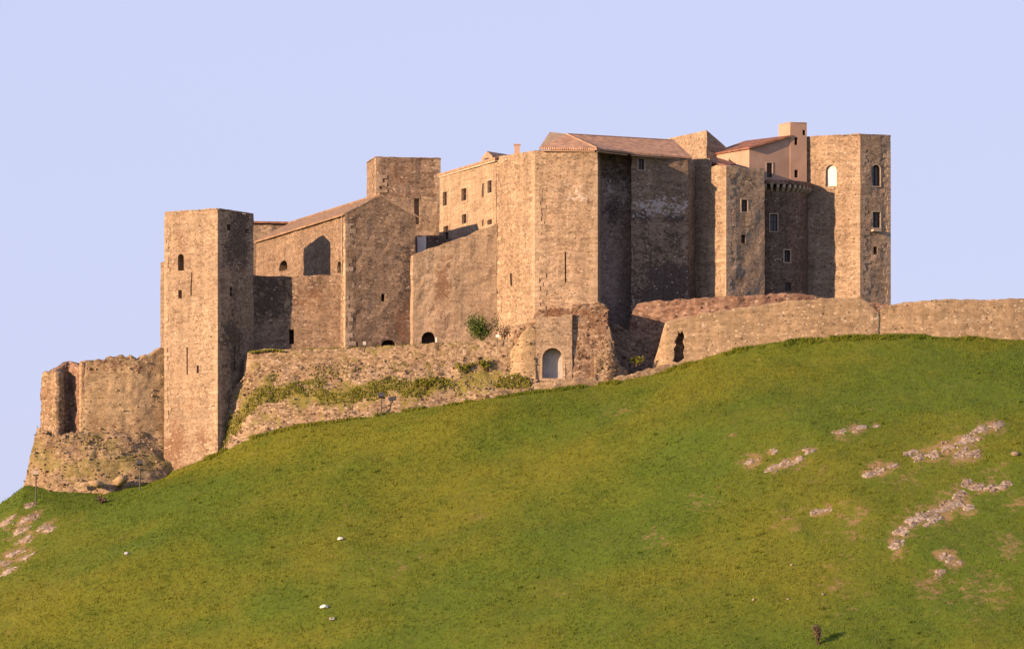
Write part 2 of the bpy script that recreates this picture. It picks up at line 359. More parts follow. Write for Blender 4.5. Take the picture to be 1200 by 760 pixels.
def ground_hit(px, py):
    """where the line through a photo pixel meets the hill"""
    ys = np.arange(385, 500, .05); X = (px - 600) / F * ys; Z = CZ + (HY - py) / F * ys
    g = ground_z(X, ys); k = np.argmax(g >= Z)
    if g[k] < Z[k]: k = int(np.argmin(Z - g))
    return Vector((X[k], ys[k], g[k]))

def graded(lo, hi, step, out_lo, out_hi):
    a = list(np.arange(lo, hi + 1e-6, step)); s = step; v = hi
    while v < out_hi: s *= 1.3; v += s; a.append(v)
    s = step; v = lo
    while v > out_lo: s *= 1.3; v -= s; a.insert(0, v)
    return np.array(a)
gx = graded(-64, 64, .28, -4000, 4000); gy = graded(388, 472, .28, -300, 9000)
GX, GY = np.meshgrid(gx, gy); GZ = ground_z(GX, GY)
nx, ny = len(gx), len(gy)
idx = np.arange(nx * ny).reshape(ny, nx)
quads = np.stack([idx[:-1, :-1], idx[:-1, 1:], idx[1:, 1:], idx[1:, :-1]], -1).reshape(-1, 4)

# soil patches: bare earth round the outcrops and worn places (photo pixels -> points on the hill)
OUT = {  # outcrop: list of (px, py, spread_px, rocks)
 'ridge': [(1050, 638, 6, 10), (1056, 622, 7, 12), (1068, 610, 8, 13), (1080, 606, 7, 10), (1092, 610, 6, 9), (1095, 600, 7, 9), (1108, 596, 9, 12), (1118, 588, 9, 12), (1126, 578, 7, 10), (1133, 566, 4, 8), (1146, 572, 6, 8), (1162, 571, 6, 8), (1178, 569, 5, 6), (1132, 594, 7, 7)],
 'upper': [(1078, 536, 6, 7), (1096, 532, 8, 10), (1112, 524, 9, 12), (1128, 516, 9, 12), (1140, 512, 8, 10), (1150, 504, 7, 10), (1165, 499, 7, 9), (1143, 532, 5, 9), (1124, 532, 9, 9), (1070, 530, 3, 3)],
 'middle': [(1018, 556, 5, 8), (1030, 551, 7, 10), (1044, 546, 5, 7)],
 'sloping': [(908, 548, 5, 5), (920, 542, 6, 6), (934, 537, 7, 7), (948, 528, 5, 6)],
 'small': [(905, 528, 4, 4), (880, 540, 8, 3)],
 'pair': [(954, 600, 3, 3), (962, 599, 3, 3), (970, 597, 3, 2)],
 'low': [(1105, 650, 5, 5), (1115, 656, 5, 5), (1100, 672, 3, 2), (1122, 660, 4, 3)],
 'strip': [(985, 508, 5, 5), (1000, 503, 6, 6), (1010, 500, 3, 3), (1026, 498, 3, 2)],
 'west': [(8, 612, 8, 8), (22, 622, 8, 9), (30, 610, 8, 8), (40, 604, 7, 8), (52, 618, 7, 6), (30, 632, 7, 8), (16, 648, 8, 9), (28, 652, 7, 7), (4, 660, 8, 9), (36, 592, 5, 4), (10, 668, 6, 6), (58, 620, 4, 3)],
}
soil = np.zeros_like(GX)
def add_soil(px, py, r, a=1.0):
    c = ground_hit(px, py)
    rx, ry = r * S * 1.3, r * S * 2.4
    global soil
    soil = np.maximum(soil, a * np.exp(-(((GX - c.x) / rx) ** 2 + ((GY - c.y) / ry) ** 2)))
for k, pts in OUT.items():
    for (px, py, r, n) in pts: add_soil(px, py, r * 1.5, .85)
for (px, py, r, a) in [(770, 628, 14, .6), (820, 588, 14, .5), (1000, 610, 22, .5), (925, 612, 14, .55), (1150, 690, 30, .5), (1180, 640, 20, .5), (1090, 690, 16, .6), (1170, 560, 16, .5), (1060, 560, 14, .4), (960, 555, 12, .4),
                       (470, 665, 8, .5), (496, 652, 6, .5), (1190, 585, 12, .6), (860, 505, 8, .5), (560, 600, 18, .3), (720, 480, 14, .45), (650, 690, 20, .3), (980, 690, 24, .4)]: add_soil(px, py, r, a)
gm = np_mesh('ground', np.stack([GX.ravel(), GY.ravel(), GZ.ravel()], 1), quads)
gm.attributes.new('soil', 'FLOAT', 'POINT').data.foreach_set('value', soil.ravel().astype(np.float32))
ground = tag(link('ground', gm, M['turf'], smooth=True), kind='structure')

# ------------------------------------------------------------------ walls, towers, houses
def stain_shade(o, attr, spots):
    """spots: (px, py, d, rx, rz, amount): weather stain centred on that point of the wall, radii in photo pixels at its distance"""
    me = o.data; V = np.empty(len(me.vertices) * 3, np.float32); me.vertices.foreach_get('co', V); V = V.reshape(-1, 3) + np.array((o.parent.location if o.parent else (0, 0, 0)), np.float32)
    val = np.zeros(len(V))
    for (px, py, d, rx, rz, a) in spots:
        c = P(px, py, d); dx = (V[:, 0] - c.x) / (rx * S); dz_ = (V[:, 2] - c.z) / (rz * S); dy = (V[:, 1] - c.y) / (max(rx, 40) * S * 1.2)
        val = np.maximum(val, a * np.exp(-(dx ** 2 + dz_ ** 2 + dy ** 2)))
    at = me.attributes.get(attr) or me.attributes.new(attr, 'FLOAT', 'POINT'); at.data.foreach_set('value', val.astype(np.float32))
def outline(w, h, arch):
    """2-D outline of an opening, s across, z up, origin at the middle of its sill"""
    if not arch: return [(-w / 2, 0), (w / 2, 0), (w / 2, h), (-w / 2, h)]
    r = w / 2; k = min(r, h * .6); pts = [(-r, 0), (r, 0)]
    for i in range(9):
        a = math.pi * i / 8; pts.append((r * math.cos(a), h - k + k * math.sin(a)))
    return pts

def opening(o_parent, cut, A, B, spec):
    """spec: (px0,px1,py0,py1,kind) on the wall face A->B (plan points). kinds: win, arch, slit, hole, white, boarded, + 's' = stone surround"""
    px0, px1, py0, py1, kind = spec
    ux, uy = B.x - A.x, B.y - A.y; ln = math.hypot(ux, uy); u = Vector((ux / ln, uy / ln, 0))
    n = Vector((u.y, -u.x, 0))
    if n.y > 0: n = -n                              # faces the viewer's side
    def hit(px):
        k = (px - 600) / F                          # x = k*y
        s = (k * A.y - A.x) / (u.x - k * u.y); return A + u * s
    a, b2 = hit(px0), hit(px1); c = (a + b2) / 2
    w = max((b2 - a).length, .12)
    z0 = CZ + (HY - py1) * c.y / F; z1 = CZ + (HY - py0) * c.y / F; h = z1 - z0
    arch = 'arch' in kind or 'white' in kind or 'boarded' in kind
    o2 = outline(w, h, arch); base = Vector((c.x, c.y, z0))
    to = lambda s, z, dep: base + u * s + Vector((0, 0, z)) - n * dep
    if 'breach' in kind:
        o2 = [(x_ * w, z_ * h) for x_, z_ in ((-.5, .02), (-.12, -.03), (.2, .04), (.46, .12), (.36, .3), (.5, .48), (.33, .66), (.47, .84), (.3, 1.0), (.1, .93), (-.05, .98), (-.12, .8), (-.33, .7), (-.26, .55), (-.46, .42), (-.34, .25))]
    if 'cutonly' in kind: o2 = outline(w, h, True)
    deep = 1.9 if 'cutonly' in kind else 1.25 if 'boarded' in kind else .55 if not ('hole' in kind or 'deep' in kind) else 1.1
    add_poly_prism(cut, [to(s, z, -.5) for s, z in o2], -n * (deep + .5))
    dz0 = .75 if 'boarded' in kind else 0
    if 'cutonly' in kind: return
    def ring(dep0, dep1, inset, name, mat, par, grow=0):
        bm = bmesh.new(); cxm, czm = 0, h / 2
        def sc(s, z, g): return (s * (1 + 2 * g / w), czm + (z - czm) * (1 + 2 * g / h))
        out = [sc(s, z, grow) for s, z in o2]; inn = [sc(s, z, -inset) for s, z in o2]; m = len(o2)
        R = [[bm.verts.new(to(s, z, dd)) for s, z in pl] for pl, dd in ((out, dep0), (inn, dep0), (inn, dep1), (out, dep1))]
        for q in range(4):
            for i in range(m):
                j = (i + 1) % m; bm.faces.new([R[q][i], R[q][j], R[(q + 1) % 4][j], R[(q + 1) % 4][i]])
        return bm, name, mat, par
    def panel(dep, th, mat, name, par, shrink=.004):
        bm = bmesh.new()
        add_poly_prism(bm, [to(s * (1 - 2 * shrink / w), max(z, shrink) if z < h - 1e-6 else z - shrink, dep) for s, z in o2], -n * th)
        return link(name, bm_mesh(bm, name), mat, par)
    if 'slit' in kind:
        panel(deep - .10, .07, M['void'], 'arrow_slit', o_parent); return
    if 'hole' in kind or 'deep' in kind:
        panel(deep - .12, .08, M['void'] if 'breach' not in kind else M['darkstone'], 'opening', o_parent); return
    fr = min(.09, w * .14)
    bm, nm, mt, pr = ring(.20 + dz0, .30 + dz0, fr, 'window', M['frame'] if 'white' not in kind and 'boarded' not in kind else M['stoneplain'], o_parent, grow=-.004)
    if 'win' in kind or 'arch' in kind:
        if w > .5:
            add_box(bm, to(0, h / 2, .25), u, n, Vector((0, 0, 1)), .035, .04, h / 2 - fr)
            add_box(bm, to(0, h * .58, .25), u, n, Vector((0, 0, 1)), w / 2 - fr, .034, .03)
    wo = link('window' if 'boarded' not in kind else 'door', bm_mesh(bm, nm), mt, o_parent)
    pm = M['white'] if 'white' in kind else M['greyboard'] if 'boarded' in kind else M['glass']
    wo_par = wo; wo.location = (0, 0, 0)
    bm = bmesh.new()
    add_poly_prism(bm, [to(s * .985, h / 2 + (z - h / 2) * .985, .31 + dz0) for s, z in o2], -n * .03)
    me = bm_mesh(bm, 'pane'); me.transform(Matrix.Translation(-o_parent.location))
    pn = bpy.data.objects.new('pane' if 'white' not in kind and 'boarded' not in kind else 'shutter' if 'white' in kind else 'board', me)
    COL.objects.link(pn); me.materials.append(pm); pn.parent = wo
    if 's' in kind.split('+'):
        bm, nm, mt, pr = ring(-.04, .06, -.004, 'surround', M['stoneplain'], o_parent, grow=.11 if w < 1.3 else .26)
        me = bm_mesh(bm, 'surround'); me.transform(Matrix.Translation(-o_parent.location))
        so = bpy.data.objects.new('surround', me); COL.objects.link(so); me.materials.append(M['stoneplain'] if w < 1.3 else M['quoin']); so.parent = wo

def shell(pts, ztops, zbot, res=.55, jit=.03, batter=None, seed=1, ragged=.0):
    """closed block over a plan polygon; grid walls with a little unevenness"""
    n = len(pts); zmax = max(ztops); rows = max(3, int((zmax - zbot) / (res * 1.3)))
    cenx = sum(p.x for p in pts) / n; ceny = sum(p.y for p in pts) / n
    loop = []
    for i in range(n):
        a, b2 = pts[i], pts[(i + 1) % n]; L = math.hypot(b2.x - a.x, b2.y - a.y); m = max(1, int(L / res))
        for k in range(m):
            f = k / m; loop.append((a.x + (b2.x - a.x) * f, a.y + (b2.y - a.y) * f, ztops[i] + (ztops[(i + 1) % n] - ztops[i]) * f, k == 0))
    bm = bmesh.new(); R = []
    for r in range(rows + 1):
        fr = r / rows; row = []
        for (x, y, zt, corner) in loop:
            z = zbot + (zt - zbot) * fr
            if r == rows and ragged: z += ragged * float(fbm(np.array(x * 1.3), np.array(y * 1.3), 0, seed, 3))
            k = 1.0
            if batter:
                z0, amt = batter
                if z < z0: k = 1 + amt * (z0 - z) / (z0 - zbot)
            X, Y_ = cenx + (x - cenx) * k, ceny + (y - ceny) * k
            j = jit * (1.0 if not corner else .7)
            X += j * float(vnoise(np.array(X * 1.1), np.array(Y_ * 1.1), np.array(z * 1.1), seed)); Y_ += j * float(vnoise(np.array(X * 1.1), np.array(Y_ * 1.1), np.array(z * 1.1), seed + 5))
            row.append(bm.verts.new((X, Y_, z)))
        R.append(row)
    m = len(loop)
    for r in range(rows):
        for i in range(m): bm.faces.new([R[r][i], R[r][(i + 1) % m], R[r + 1][(i + 1) % m], R[r + 1][i]])
    t = bm.faces.new(R[-1]); bt = bm.faces.new(R[0][::-1])
    bmesh.ops.triangulate(bm, faces=[t, bt])
    return bm

def block(name, label, cat, plan, tops, zbot, mat, wins=(), group=None, jit=.10, res=.55, batter=None, ragged=.15, part='wall', parent=None, quoins=(), seed=1):
    """plan [(px,d)...]; tops: (ref index, py) for a level top, or list of py per corner"""
    pts = [P(px, 0, d) for px, d in plan]
    if isinstance(tops, tuple): z = P(plan[tops[0]][0], tops[1], plan[tops[0]][1]).z; zt = [z] * len(plan)
    else: zt = [P(px, py, d).z for (px, d), py in zip(plan, tops)]
    for p in pts: p.z = 0
    if parent is None:
        c = sum(pts, Vector()) / len(pts); parent = thing(name, label, cat, (c.x, c.y, zbot), group)
    o = link(part, bm_mesh(shell(pts, zt, zbot, res, jit, batter, seed, ragged), part), mat, parent)
    if wins:
        cut = bmesh.new()
        for w in wins:
            i = w[0]; opening(parent, cut, pts[i], pts[(i + 1) % len(pts)], w[1:])
        bmesh.ops.translate(cut, verts=cut.verts[:], vec=-parent.location)
        for v in cut.verts: pass
        # the wall mesh sits at the parent's origin
        cm = cut; co_par = parent.location.copy()
        bmesh.ops.translate(cm, verts=cm.verts[:], vec=co_par)
        boolean(o, cm)
    for (i, zlo, zhi, l1, l2) in quoins:
        bm = bmesh.new(); n = len(pts); c = pts[i]; a = pts[i - 1]; b2 = pts[(i + 1) % n]
        da = (a - c).normalized(); db = (b2 - c).normalized()
        cen = sum(pts, Vector()) / n
        def outn(dv):
            nn = Vector((dv.y, -dv.x, 0)); return nn if nn.dot(c - cen) > 0 else -nn
        na, nb = outn(da), outn(db); e = .034
        det = na.x * nb.y - na.y * nb.x
        co = c + Vector(((e * nb.y - e * na.y) / det, (na.x * e - nb.x * e) / det, 0))
        ci = c - (na + nb) * .05; z = zlo; k = 0
        while z < zhi - .2:
            hh = rnd.uniform(.32, .5); la, lb = (l1, l2) if k % 2 else (l2, l1)
            la *= rnd.uniform(.6, 1.3); lb *= rnd.uniform(.6, 1.3)
            poly = [co, c + da * la + na * e, c + da * la - na * .05, ci, c + db * lb - nb * .05, c + db * lb + nb * e]
            add_poly_prism(bm, [Vector((p.x, p.y, z)) for p in poly], Vector((0, 0, min(hh, zhi - z) - .012))); z += hh; k += 1
        link('quoin', bm_mesh(bm, 'quoin'), M['quoin'], parent)
    return parent, o

def slab(name, pts, th, mat, parent, tri=False):
    """thick sheet (roof) through the given points"""
    bm = bmesh.new(); dn = Vector((0, 0, -th))
    add_poly_prism(bm, pts, dn); return link(name, bm_mesh(bm, name), mat, parent)
def capstones(parent, pts3, w, h, mat, closed=True, name='coping'):
    bm = bmesh.new(); n = len(pts3)
    for i in range(n if closed else n - 1):
        a, b2 = pts3[i], pts3[(i + 1) % n]; L = (b2 - a).length; u = (b2 - a).normalized(); v = Vector((-u.y, u.x, 0)).normalized(); up = u.cross(v)
        m = max(1, int(L / .7)); e = L / m
        for k in range(m):
            hh = h * rnd.uniform(.6, 1.15)
            add_box(bm, a + u * (e * (k + .5)) + Vector((0, 0, hh * .3)), u, v, up, e * .5 * rnd.uniform(.9, .99), w * .3 * rnd.uniform(.9, 1.05), hh / 2)
    return link(name, bm_mesh(bm, name), mat, parent)
def P0(px, d): v = P(px, 0, d); v.z = 0; return v

# --- 1 tall square tower at the left corner
par, o = block('square_tower', 'tall plain square tower at the left end with one small arched window near its top', 'tower',
      [(193, 65), (255, 20), (297, 78), (235, 123)], (1, 245), 17, M['tower'],
      wins=[(0, 208.5, 215.5, 297.5, 317, 'arch+deep'), (0, 209, 213.5, 340, 349.5, 'hole'), (0, 223.6, 225, 319, 346, 'slit'), (0, 218.6, 220.2, 407, 439, 'slit'), (0, 230.6, 233, 428, 437, 'hole'),
            (1, 266, 270, 263, 270, 'hole'), (1, 269, 272, 336, 347, 'hole'), (1, 274.3, 276, 406, 436, 'slit'), (1, 288, 292, 268, 273, 'hole')],
      batter=(31, .045), quoins=[(0, 24, 50.6, .7, .4), (1, 25, 50.6, .8, .45)], seed=3)
zt = P(255, 245, 20).z
capstones(par, [P0(px, d) + Vector((0, 0, zt)) for px, d in ((194, 65), (255, 21), (296, 78), (235, 122))], .5, .16, M['tower'])
# --- sliver behind it
block('stone_turret', 'narrow strip of lower stone turret just left of the tall square tower', 'tower', [(188, 118), (215, 98), (262, 160), (238, 180)], (0, 308), 20, M['tower'], seed=5)

# --- 2 curtain wall between tower and hall
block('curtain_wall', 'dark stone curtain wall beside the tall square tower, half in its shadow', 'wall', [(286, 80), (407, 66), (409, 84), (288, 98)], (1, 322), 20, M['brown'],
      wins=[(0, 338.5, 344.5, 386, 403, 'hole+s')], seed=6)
# --- 3 gabled hall
A, B = P(405, 250, 50), P(487, 254, 75); B.z = A.z
hd = (P0(300, 380) - P0(405, 50)); hl = hd.length; hd.normalize()
par, o = block('gabled_hall', 'long stone hall with a tiled roof and blunt gable end, behind the dark curtain wall', 'building',
      [(300, 380), (405, 50), (487, 75), (383, 405)], (1, 250), 20, M['brown'],
      wins=[(1, 447, 451, 344, 353, 'hole'), (0, 328, 336.5, 305, 317, 'arch+hole'), (1, 447, 464, 398, 407, 'arch+deep'), (0, 395, 400, 306, 320, 'arch+hole')], ragged=0, seed=8,
      quoins=[(1, 28, 49.8, .9, .5)])
mid = (A + B) / 2; apex = P(444, 229, 62); ap = Vector((mid.x, mid.y, apex.z))
bm = bmesh.new(); dz = Vector((0, 0, .02))
add_poly_prism(bm, [A + hd * .02 - dz, B + hd * .02 - dz, ap + hd * .02], hd * 1.2); link('gable', bm_mesh(bm, 'gable'), M['brown'], par)
fr = (A - B).normalized()
capstones(par, [A + hd * .15 + Vector((0, 0, .03)), ap + hd * .15 + Vector((0, 0, .03)), B + hd * .15 + Vector((0, 0, .03))], .55, .16, M['quoin'], closed=False, name='verge')
bm = bmesh.new()
def roofq(e0, r0, back, over=.35):
    out = (e0 - r0); hz = Vector((out.x, out.y, 0)).normalized(); sl = out.normalized()
    e = e0 + sl * over; up = Vector((0, 0, .12))
    return [e + hd * -.0 + up, r0 + up, r0 + hd * back + up, e + hd * back + up]
slab('roof', roofq(A, ap, hl), .2, M['tile_hall'], par)
slab('roof', roofq(B, ap + fr * -.01, hl), .2, M['tile_hall'], par)
bm = bmesh.new(); add_tube(bm, ap + Vector((0, 0, .14)), ap + hd * hl + Vector((0, 0, .14)), .14, .14, 8); link('ridge_tiles', bm_mesh(bm, 'ridge_tiles'), M['tile_hall'], par)
bm = bmesh.new()
for off in (.75,):
    pA = A + hd * 1.0; add_tube(bm, pA - fr * -.10 + Vector((0, 0, -.2)), Vector((pA.x, pA.y, P(405, 322, 50).z)) + fr * .10, .06, .06, 6)
link('drainpipe', bm_mesh(bm, 'drainpipe'), M['stoneplain'], par)
# --- low building behind the hall's far end
par, o = block('stone_building', 'low stone building with flat tiled edge between tall square tower and hall roof', 'building', [(270, 430), (352, 445), (352, 520), (270, 510)], (0, 262), 22, M['tower'], ragged=0, seed=9)
z = P(270, 262, 430).z
slab('roof', [P0(268, 426) + Vector((0, 0, z + .3)), P0(354, 441) + Vector((0, 0, z + .3)), P0(354, 520) + Vector((0, 0, z + .9)), P0(268, 510) + Vector((0, 0, z + .9))], .22, M['tile_b'], par)

# --- 4 back tower
par, o = block('square_tower', 'squat grey-brown stone tower with flat top rising behind the gabled hall', 'tower', [(430, 390), (440.5, 330), (516, 345), (506, 405)], (1, 184.5), 25, M['brown'],
      seed=12, ragged=.05, quoins=[(1, 50, 59.6, 1.0, .6), (2, 52, 59.6, .9, .5)])
z = P(440, 230, 330).z
block('x', '', '', [(428, 391), (439, 326), (518, 341), (508, 408)], (1, 230), 25, M['tower'], wins=[(1, 485.3, 491.5, 232.5, 263, 'hole')], part='base', parent=par, seed=13)
zt = P(440.5, 184.5, 330).z
capstones(par, [P0(px, d) + Vector((0, 0, zt)) for px, d in ((431, 390), (441, 332), (515, 346), (506, 403))], .6, .15, M['brown'])
# low shaded yard walls between hall and wing
par, o = block('yard_wall', 'low white rendered wall stub in the shaded gap right of the hall gable', 'wall', [(489, 120), (499, 118), (499, 128), (489, 130)], (1, 277), 30, M['white'], seed=15)
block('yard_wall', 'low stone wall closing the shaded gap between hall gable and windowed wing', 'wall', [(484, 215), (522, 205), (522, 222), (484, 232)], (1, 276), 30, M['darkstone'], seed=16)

# --- 5 windowed wing
par, o = block('palace_wing', 'pale stone wing with small square windows in two rows, left of the biggest tower', 'building',
      [(515, 250), (581, 82), (645, 105), (605, 300), (560, 330)], (1, 186), 25, M['wing'],
      wins=[(0, 519, 524, 225, 241, 'win+s'), (0, 541, 547, 221, 235, 'win+s'), (0, 541.5, 547, 251, 262, 'win+s'), (0, 564.5, 566.5, 215, 231, 'slit'), (0, 571.5, 576.5, 211.5, 226, 'win+s'),
            (0, 564.5, 567, 257.5, 265, 'slit'), (0, 571.5, 576.5, 257.5, 263, 'win'), (0, 520, 526, 265, 281, 'win+s')], ragged=0, seed=18)
z = P(581, 186, 82).z
e1, e2, r2, r1 = [P0(px, d) + Vector((0, 0, z + h)) for px, d, h in ((512.5, 252, .1), (580, 76, .1), (640, 140, 1.5), (563, 330, 1.5))]
slab('roof', [e1, e2, r2, r1], .22, M['tile_a'], par)
bm = bmesh.new()
dd = (e2 - e1).normalized(); nn_ = Vector((-dd.y, dd.x, 0)); nn_ = nn_ if nn_.y > 0 else -nn_
for k in range(1): add_box(bm, (e1 + e2) / 2 + Vector((0, 0, -.32)) + nn_ * .25, dd, nn_, Vector((0, 0, 1)), (e2 - e1).length / 2 - .2, .18, .1)
link('cornice', bm_mesh(bm, 'cornice'), M['stoneplain'], par)
# roof hut and chimney on it
hx = [(564, 205), (577, 180), (602, 215), (588, 240)]
pts = [P0(px, d) for px, d in hx]; zb = P(577, 189, 180).z - 2.0; ze = P(577, 183, 180).z
bm = bmesh.new(); add_poly_prism(bm, [p + Vector((0, 0, zb)) for p in pts], Vector((0, 0, ze - zb))); hut = link('roof_hut', bm_mesh(bm, 'roof_hut'), M['wing'], par)
apz = P(577, 177, 190).z
m1 = (pts[0] + pts[1]) / 2; m2 = (pts[2] + pts[3]) / 2
rl = [p + Vector((0, 0, ze)) for p in pts]; q1 = m1 + Vector((0, 0, apz)); q2 = m2 + Vector((0, 0, apz))
bm = bmesh.new(); 
for tri in ([rl[0], rl[1], q1], [rl[1], rl[2], q2, q1], [rl[2], rl[3], q2], [rl[3], rl[0], q1, q2]): bm.faces.new([bm.verts.new(p + Vector((0, 0, .02))) for p in tri])
bmesh.ops.remove_doubles(bm, verts=bm.verts[:], dist=.001); bm.faces.new([v for v in bm.verts if v.co.z < ze + .1][:4]) if False else None
h2 = link('hut_roof', bm_mesh(bm, 'hut_roof'), M['tile_a'], par); 
bm = bmesh.new(); c = P(576, 184, 178)
ww = (pts[1] - pts[0]).normalized(); wn_ = Vector((ww.y, -ww.x, 0)); wn_ = wn_ if wn_.y < 0 else -wn_
cc = m1 + Vector((0, 0, ze - .25)) + wn_ * .01
add_box(bm, cc, ww, wn_, Vector((0, 0, 1)), .45, .02, .16); link('hut_window', bm_mesh(bm, 'hut_window'), M['glass'], par)
bm = bmesh.new(); c = P(606, 179, 130); add_box(bm, c, Vector((1, 0, 0)), Vector((0, 1, 0)), Vector((0, 0, 1)), .28, .28, .8); add_box(bm, c + Vector((0, 0, .85)), Vector((1, 0, 0)), Vector((0, 1, 0)), Vector((0, 0, 1)), .36, .36, .06)
link('chimney', bm_mesh(bm, 'chimney'), M['plaster'], par)

# --- 6 sloping-topped bastion wall
_, bw = block('bastion_wall', 'lit stone wall with a top that climbs to the right, between hall gable and biggest tower', 'wall', [(480, 74), (484, 70), (582.5, 81), (600, 120), (480, 125)], [301, 299, 262, 262, 301], 24, M['wing'],
      wins=[(1, 494, 510.5, 388.5, 406, 'arch+deep+s')], seed=21, batter=(38, .04))

# --- 7 main tower
par, o = block('bastion_tower', 'biggest angular stone tower in the centre, three faces, dark shaded right side', 'tower',
      [(580, 86), (627, 20), (700, 6), (705.5, 76), (765, 140), (765, 230), (640, 230)], (2, 174.5), 22, M['main'],
      wins=[(1, 661.8, 663.4, 295, 331, 'slit'), (0, 598, 600, 320, 335, 'slit')], ragged=0, seed=22,
      quoins=[(0, 28, 56.4, .9, .5), (1, 28, 56.4, 1.0, .6), (2, 28, 56.0, 1.1, .7)])
# --- 8 range with the big tiled roof
par, o = block('palace_range', 'recessed range under the broad tiled roof, one window, mostly in the biggest tower\'s shadow', 'building',
      [(740, 60), (806, 82), (830, 170), (762, 200), (741, 120)], (1, 184.4), 25, M['brown'],
      wins=[(0, 748, 755, 186, 199, 'win+s')], ragged=0, seed=25)
E1, E2, Em, E3 = P(632, 172.8, 12), P(699.5, 173.5, 2), P(738.5, 178.0, 46), P(811, 183.8, 84)
R1, R2 = P(664, 157, 62), P(790, 164.5, 145)
K0, J0 = P(644.5, 154.5, 72), None
slab('roof', [E1, E2, R1], .22, M['tile_a'], par); slab('roof', [E2, Em, R1], .2, M['tile_a'], par); slab('roof', [Em, E3, R2], .2, M['tile_a'], par); slab('roof', [Em, R2, R1], .2, M['tile_a'], par)
slab('gable', [E1, R1, K0, P(637.5, 167.5, 70)], .3, M['wing'], par)
bm = bmesh.new()
for a, b2 in ((E2, R1), (R1, R2)): add_tube(bm, a + Vector((0, 0, .0)), b2 + Vector((0, 0, .0)), .09, .09, 8)
link('ridge_tiles', bm_mesh(bm, 'ridge_tiles'), M['tileplain'], par)
bm = bmesh.new()
for a, b2 in ((E1, E2), (E2, Em), (Em, E3)):
    u = (b2 - a).normalized(); v = Vector((-u.y, u.x, 0)).normalized(); add_box(bm, (a + b2) / 2 + v * .28 + Vector((0, 0, -.30)), u, v, u.cross(v), (b2 - a).length / 2 - .25, .12, .07)
link('cornice', bm_mesh(bm, 'cornice'), M['plaster'], par)
# body under the left part of that roof
block('x', '', '', [(645, 110), (698, 125), (770, 165), (760, 200), (660, 190)], (0, 171), 50, M['wing'], part='attic', parent=par, ragged=0, seed=26)

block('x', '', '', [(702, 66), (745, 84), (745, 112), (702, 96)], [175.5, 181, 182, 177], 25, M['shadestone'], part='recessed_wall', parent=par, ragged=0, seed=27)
# --- 9 stone house behind, peaked corner
block('stone_house', 'stone house with a peaked corner standing behind the broad tiled roof', 'house', [(780, 290), (828, 205), (851, 222), (806, 310)], [163, 152.5, 173, 176], 30, M['tower'], ragged=0, seed=28)
# --- 10 second bastion tower
par, o = block('bastion_tower', 'lower bastion tower between recessed range and round bastion, two small windows on one face', 'tower',
      [(804, 124), (851, 87), (896, 110), (890, 180), (815, 180)], [195, 195, 198.5, 200, 195], 25, M['main'],
      wins=[(1, 869, 876, 234, 248, 'win+s'), (1, 868.5, 873.5, 275, 285, 'win')], seed=30, quoins=[(1, 30, 55.0, 1.0, .6)])
block('x', '', '', [(805.5, 128), (832, 118), (846, 150), (815, 180)], (0, 187.5), 40, M['main'], part='parapet', parent=par, seed=31)
slab('lean_to_roof', [P(831, 189, 128), P(853, 194, 105), P(862, 191, 145), P(835, 183, 165)], .2, M['tile_b'], par)
# --- 11 plaster house with turret
par, o = block('plaster_house', 'pink plastered house under a red tiled lean roof, high behind the lower bastion tower', 'house',
      [(830, 230), (878, 150), (926, 172), (874, 262)], [181.5, 174, 159.5, 167], 35, M['plaster'],
      wins=[(1, 898.5, 905, 191, 208, 'win+s')], ragged=0, jit=.01, seed=33)
slab('roof', [P(828, 181, 231), P(878, 172, 145), P(928, 158, 170), P(873, 165, 264)], .2, M['tile_b'], par)
par, o = block('roof_turret', 'slim plastered turret taller than the pink house beside it', 'turret', [(912.5, 195), (926, 171), (945.5, 178), (934, 203)], (1, 143.5), 40, M['plaster'],
      wins=[(1, 931, 935, 161, 170, 'hole'), (1, 931, 935.5, 199, 208, 'hole'), (1, 940.5, 944, 152.5, 158.5, 'hole')], ragged=0, jit=.01, seed=34)
zt = P(926, 143.5, 171).z
capstones(par, [P0(px, d) + Vector((0, 0, zt)) for px, d in ((913, 195), (926, 172), (945, 178), (934, 202))], .3, .08, M['plaster'])
# --- 12 round bastion with machicolation
cxy = P0(902, 190); Rr = 46 * S
angs = [math.radians(a) for a in range(-170, 31, 8)]
cpl = [(cxy.x + Rr * math.cos(a), cxy.y + Rr * math.sin(a)) for a in angs]
par = thing('round_bastion', 'round shaded bastion with a corbelled rim, between lower bastion tower and right-hand tower', 'bastion', (cxy.x, cxy.y, 25))
ztop = P(900, 211, 140).z
pts = [Vector((x, y, 0)) for x, y in cpl]
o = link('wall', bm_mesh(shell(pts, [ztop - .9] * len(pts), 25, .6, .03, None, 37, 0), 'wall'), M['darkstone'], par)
cut = bmesh.new()
for spec in ((902.5, 911, 251, 271, 'win+s'), (919, 926, 293, 307, 'win+s'), (920, 927, 331, 341, 'win')):
    pc = (spec[0] + spec[1]) / 2
    best = min(range(len(pts) - 1), key=lambda i: abs(((pts[i] + pts[i + 1]) / 2).x / ((pts[i] + pts[i + 1]) / 2).y * F + 600 - pc) + (100 if (pts[i] + pts[i + 1]).y / 2 > cxy.y else 0))
    i = best; tan = (pts[i + 1] - pts[i]).normalized(); mm = (pts[i] + pts[i + 1]) / 2
    opening(par, cut, mm - tan * 2, mm + tan * 2, spec)
boolean(o, cut)
R2_ = Rr + .55
pts2 = [Vector((cxy.x + R2_ * math.cos(a), cxy.y + R2_ * math.sin(a), 0)) for a in angs]
o = link('parapet', bm_mesh(shell(pts2, [ztop] * len(pts2), ztop - .42, .6, .02, None, 38, 0), 'parapet'), M['red'], par)
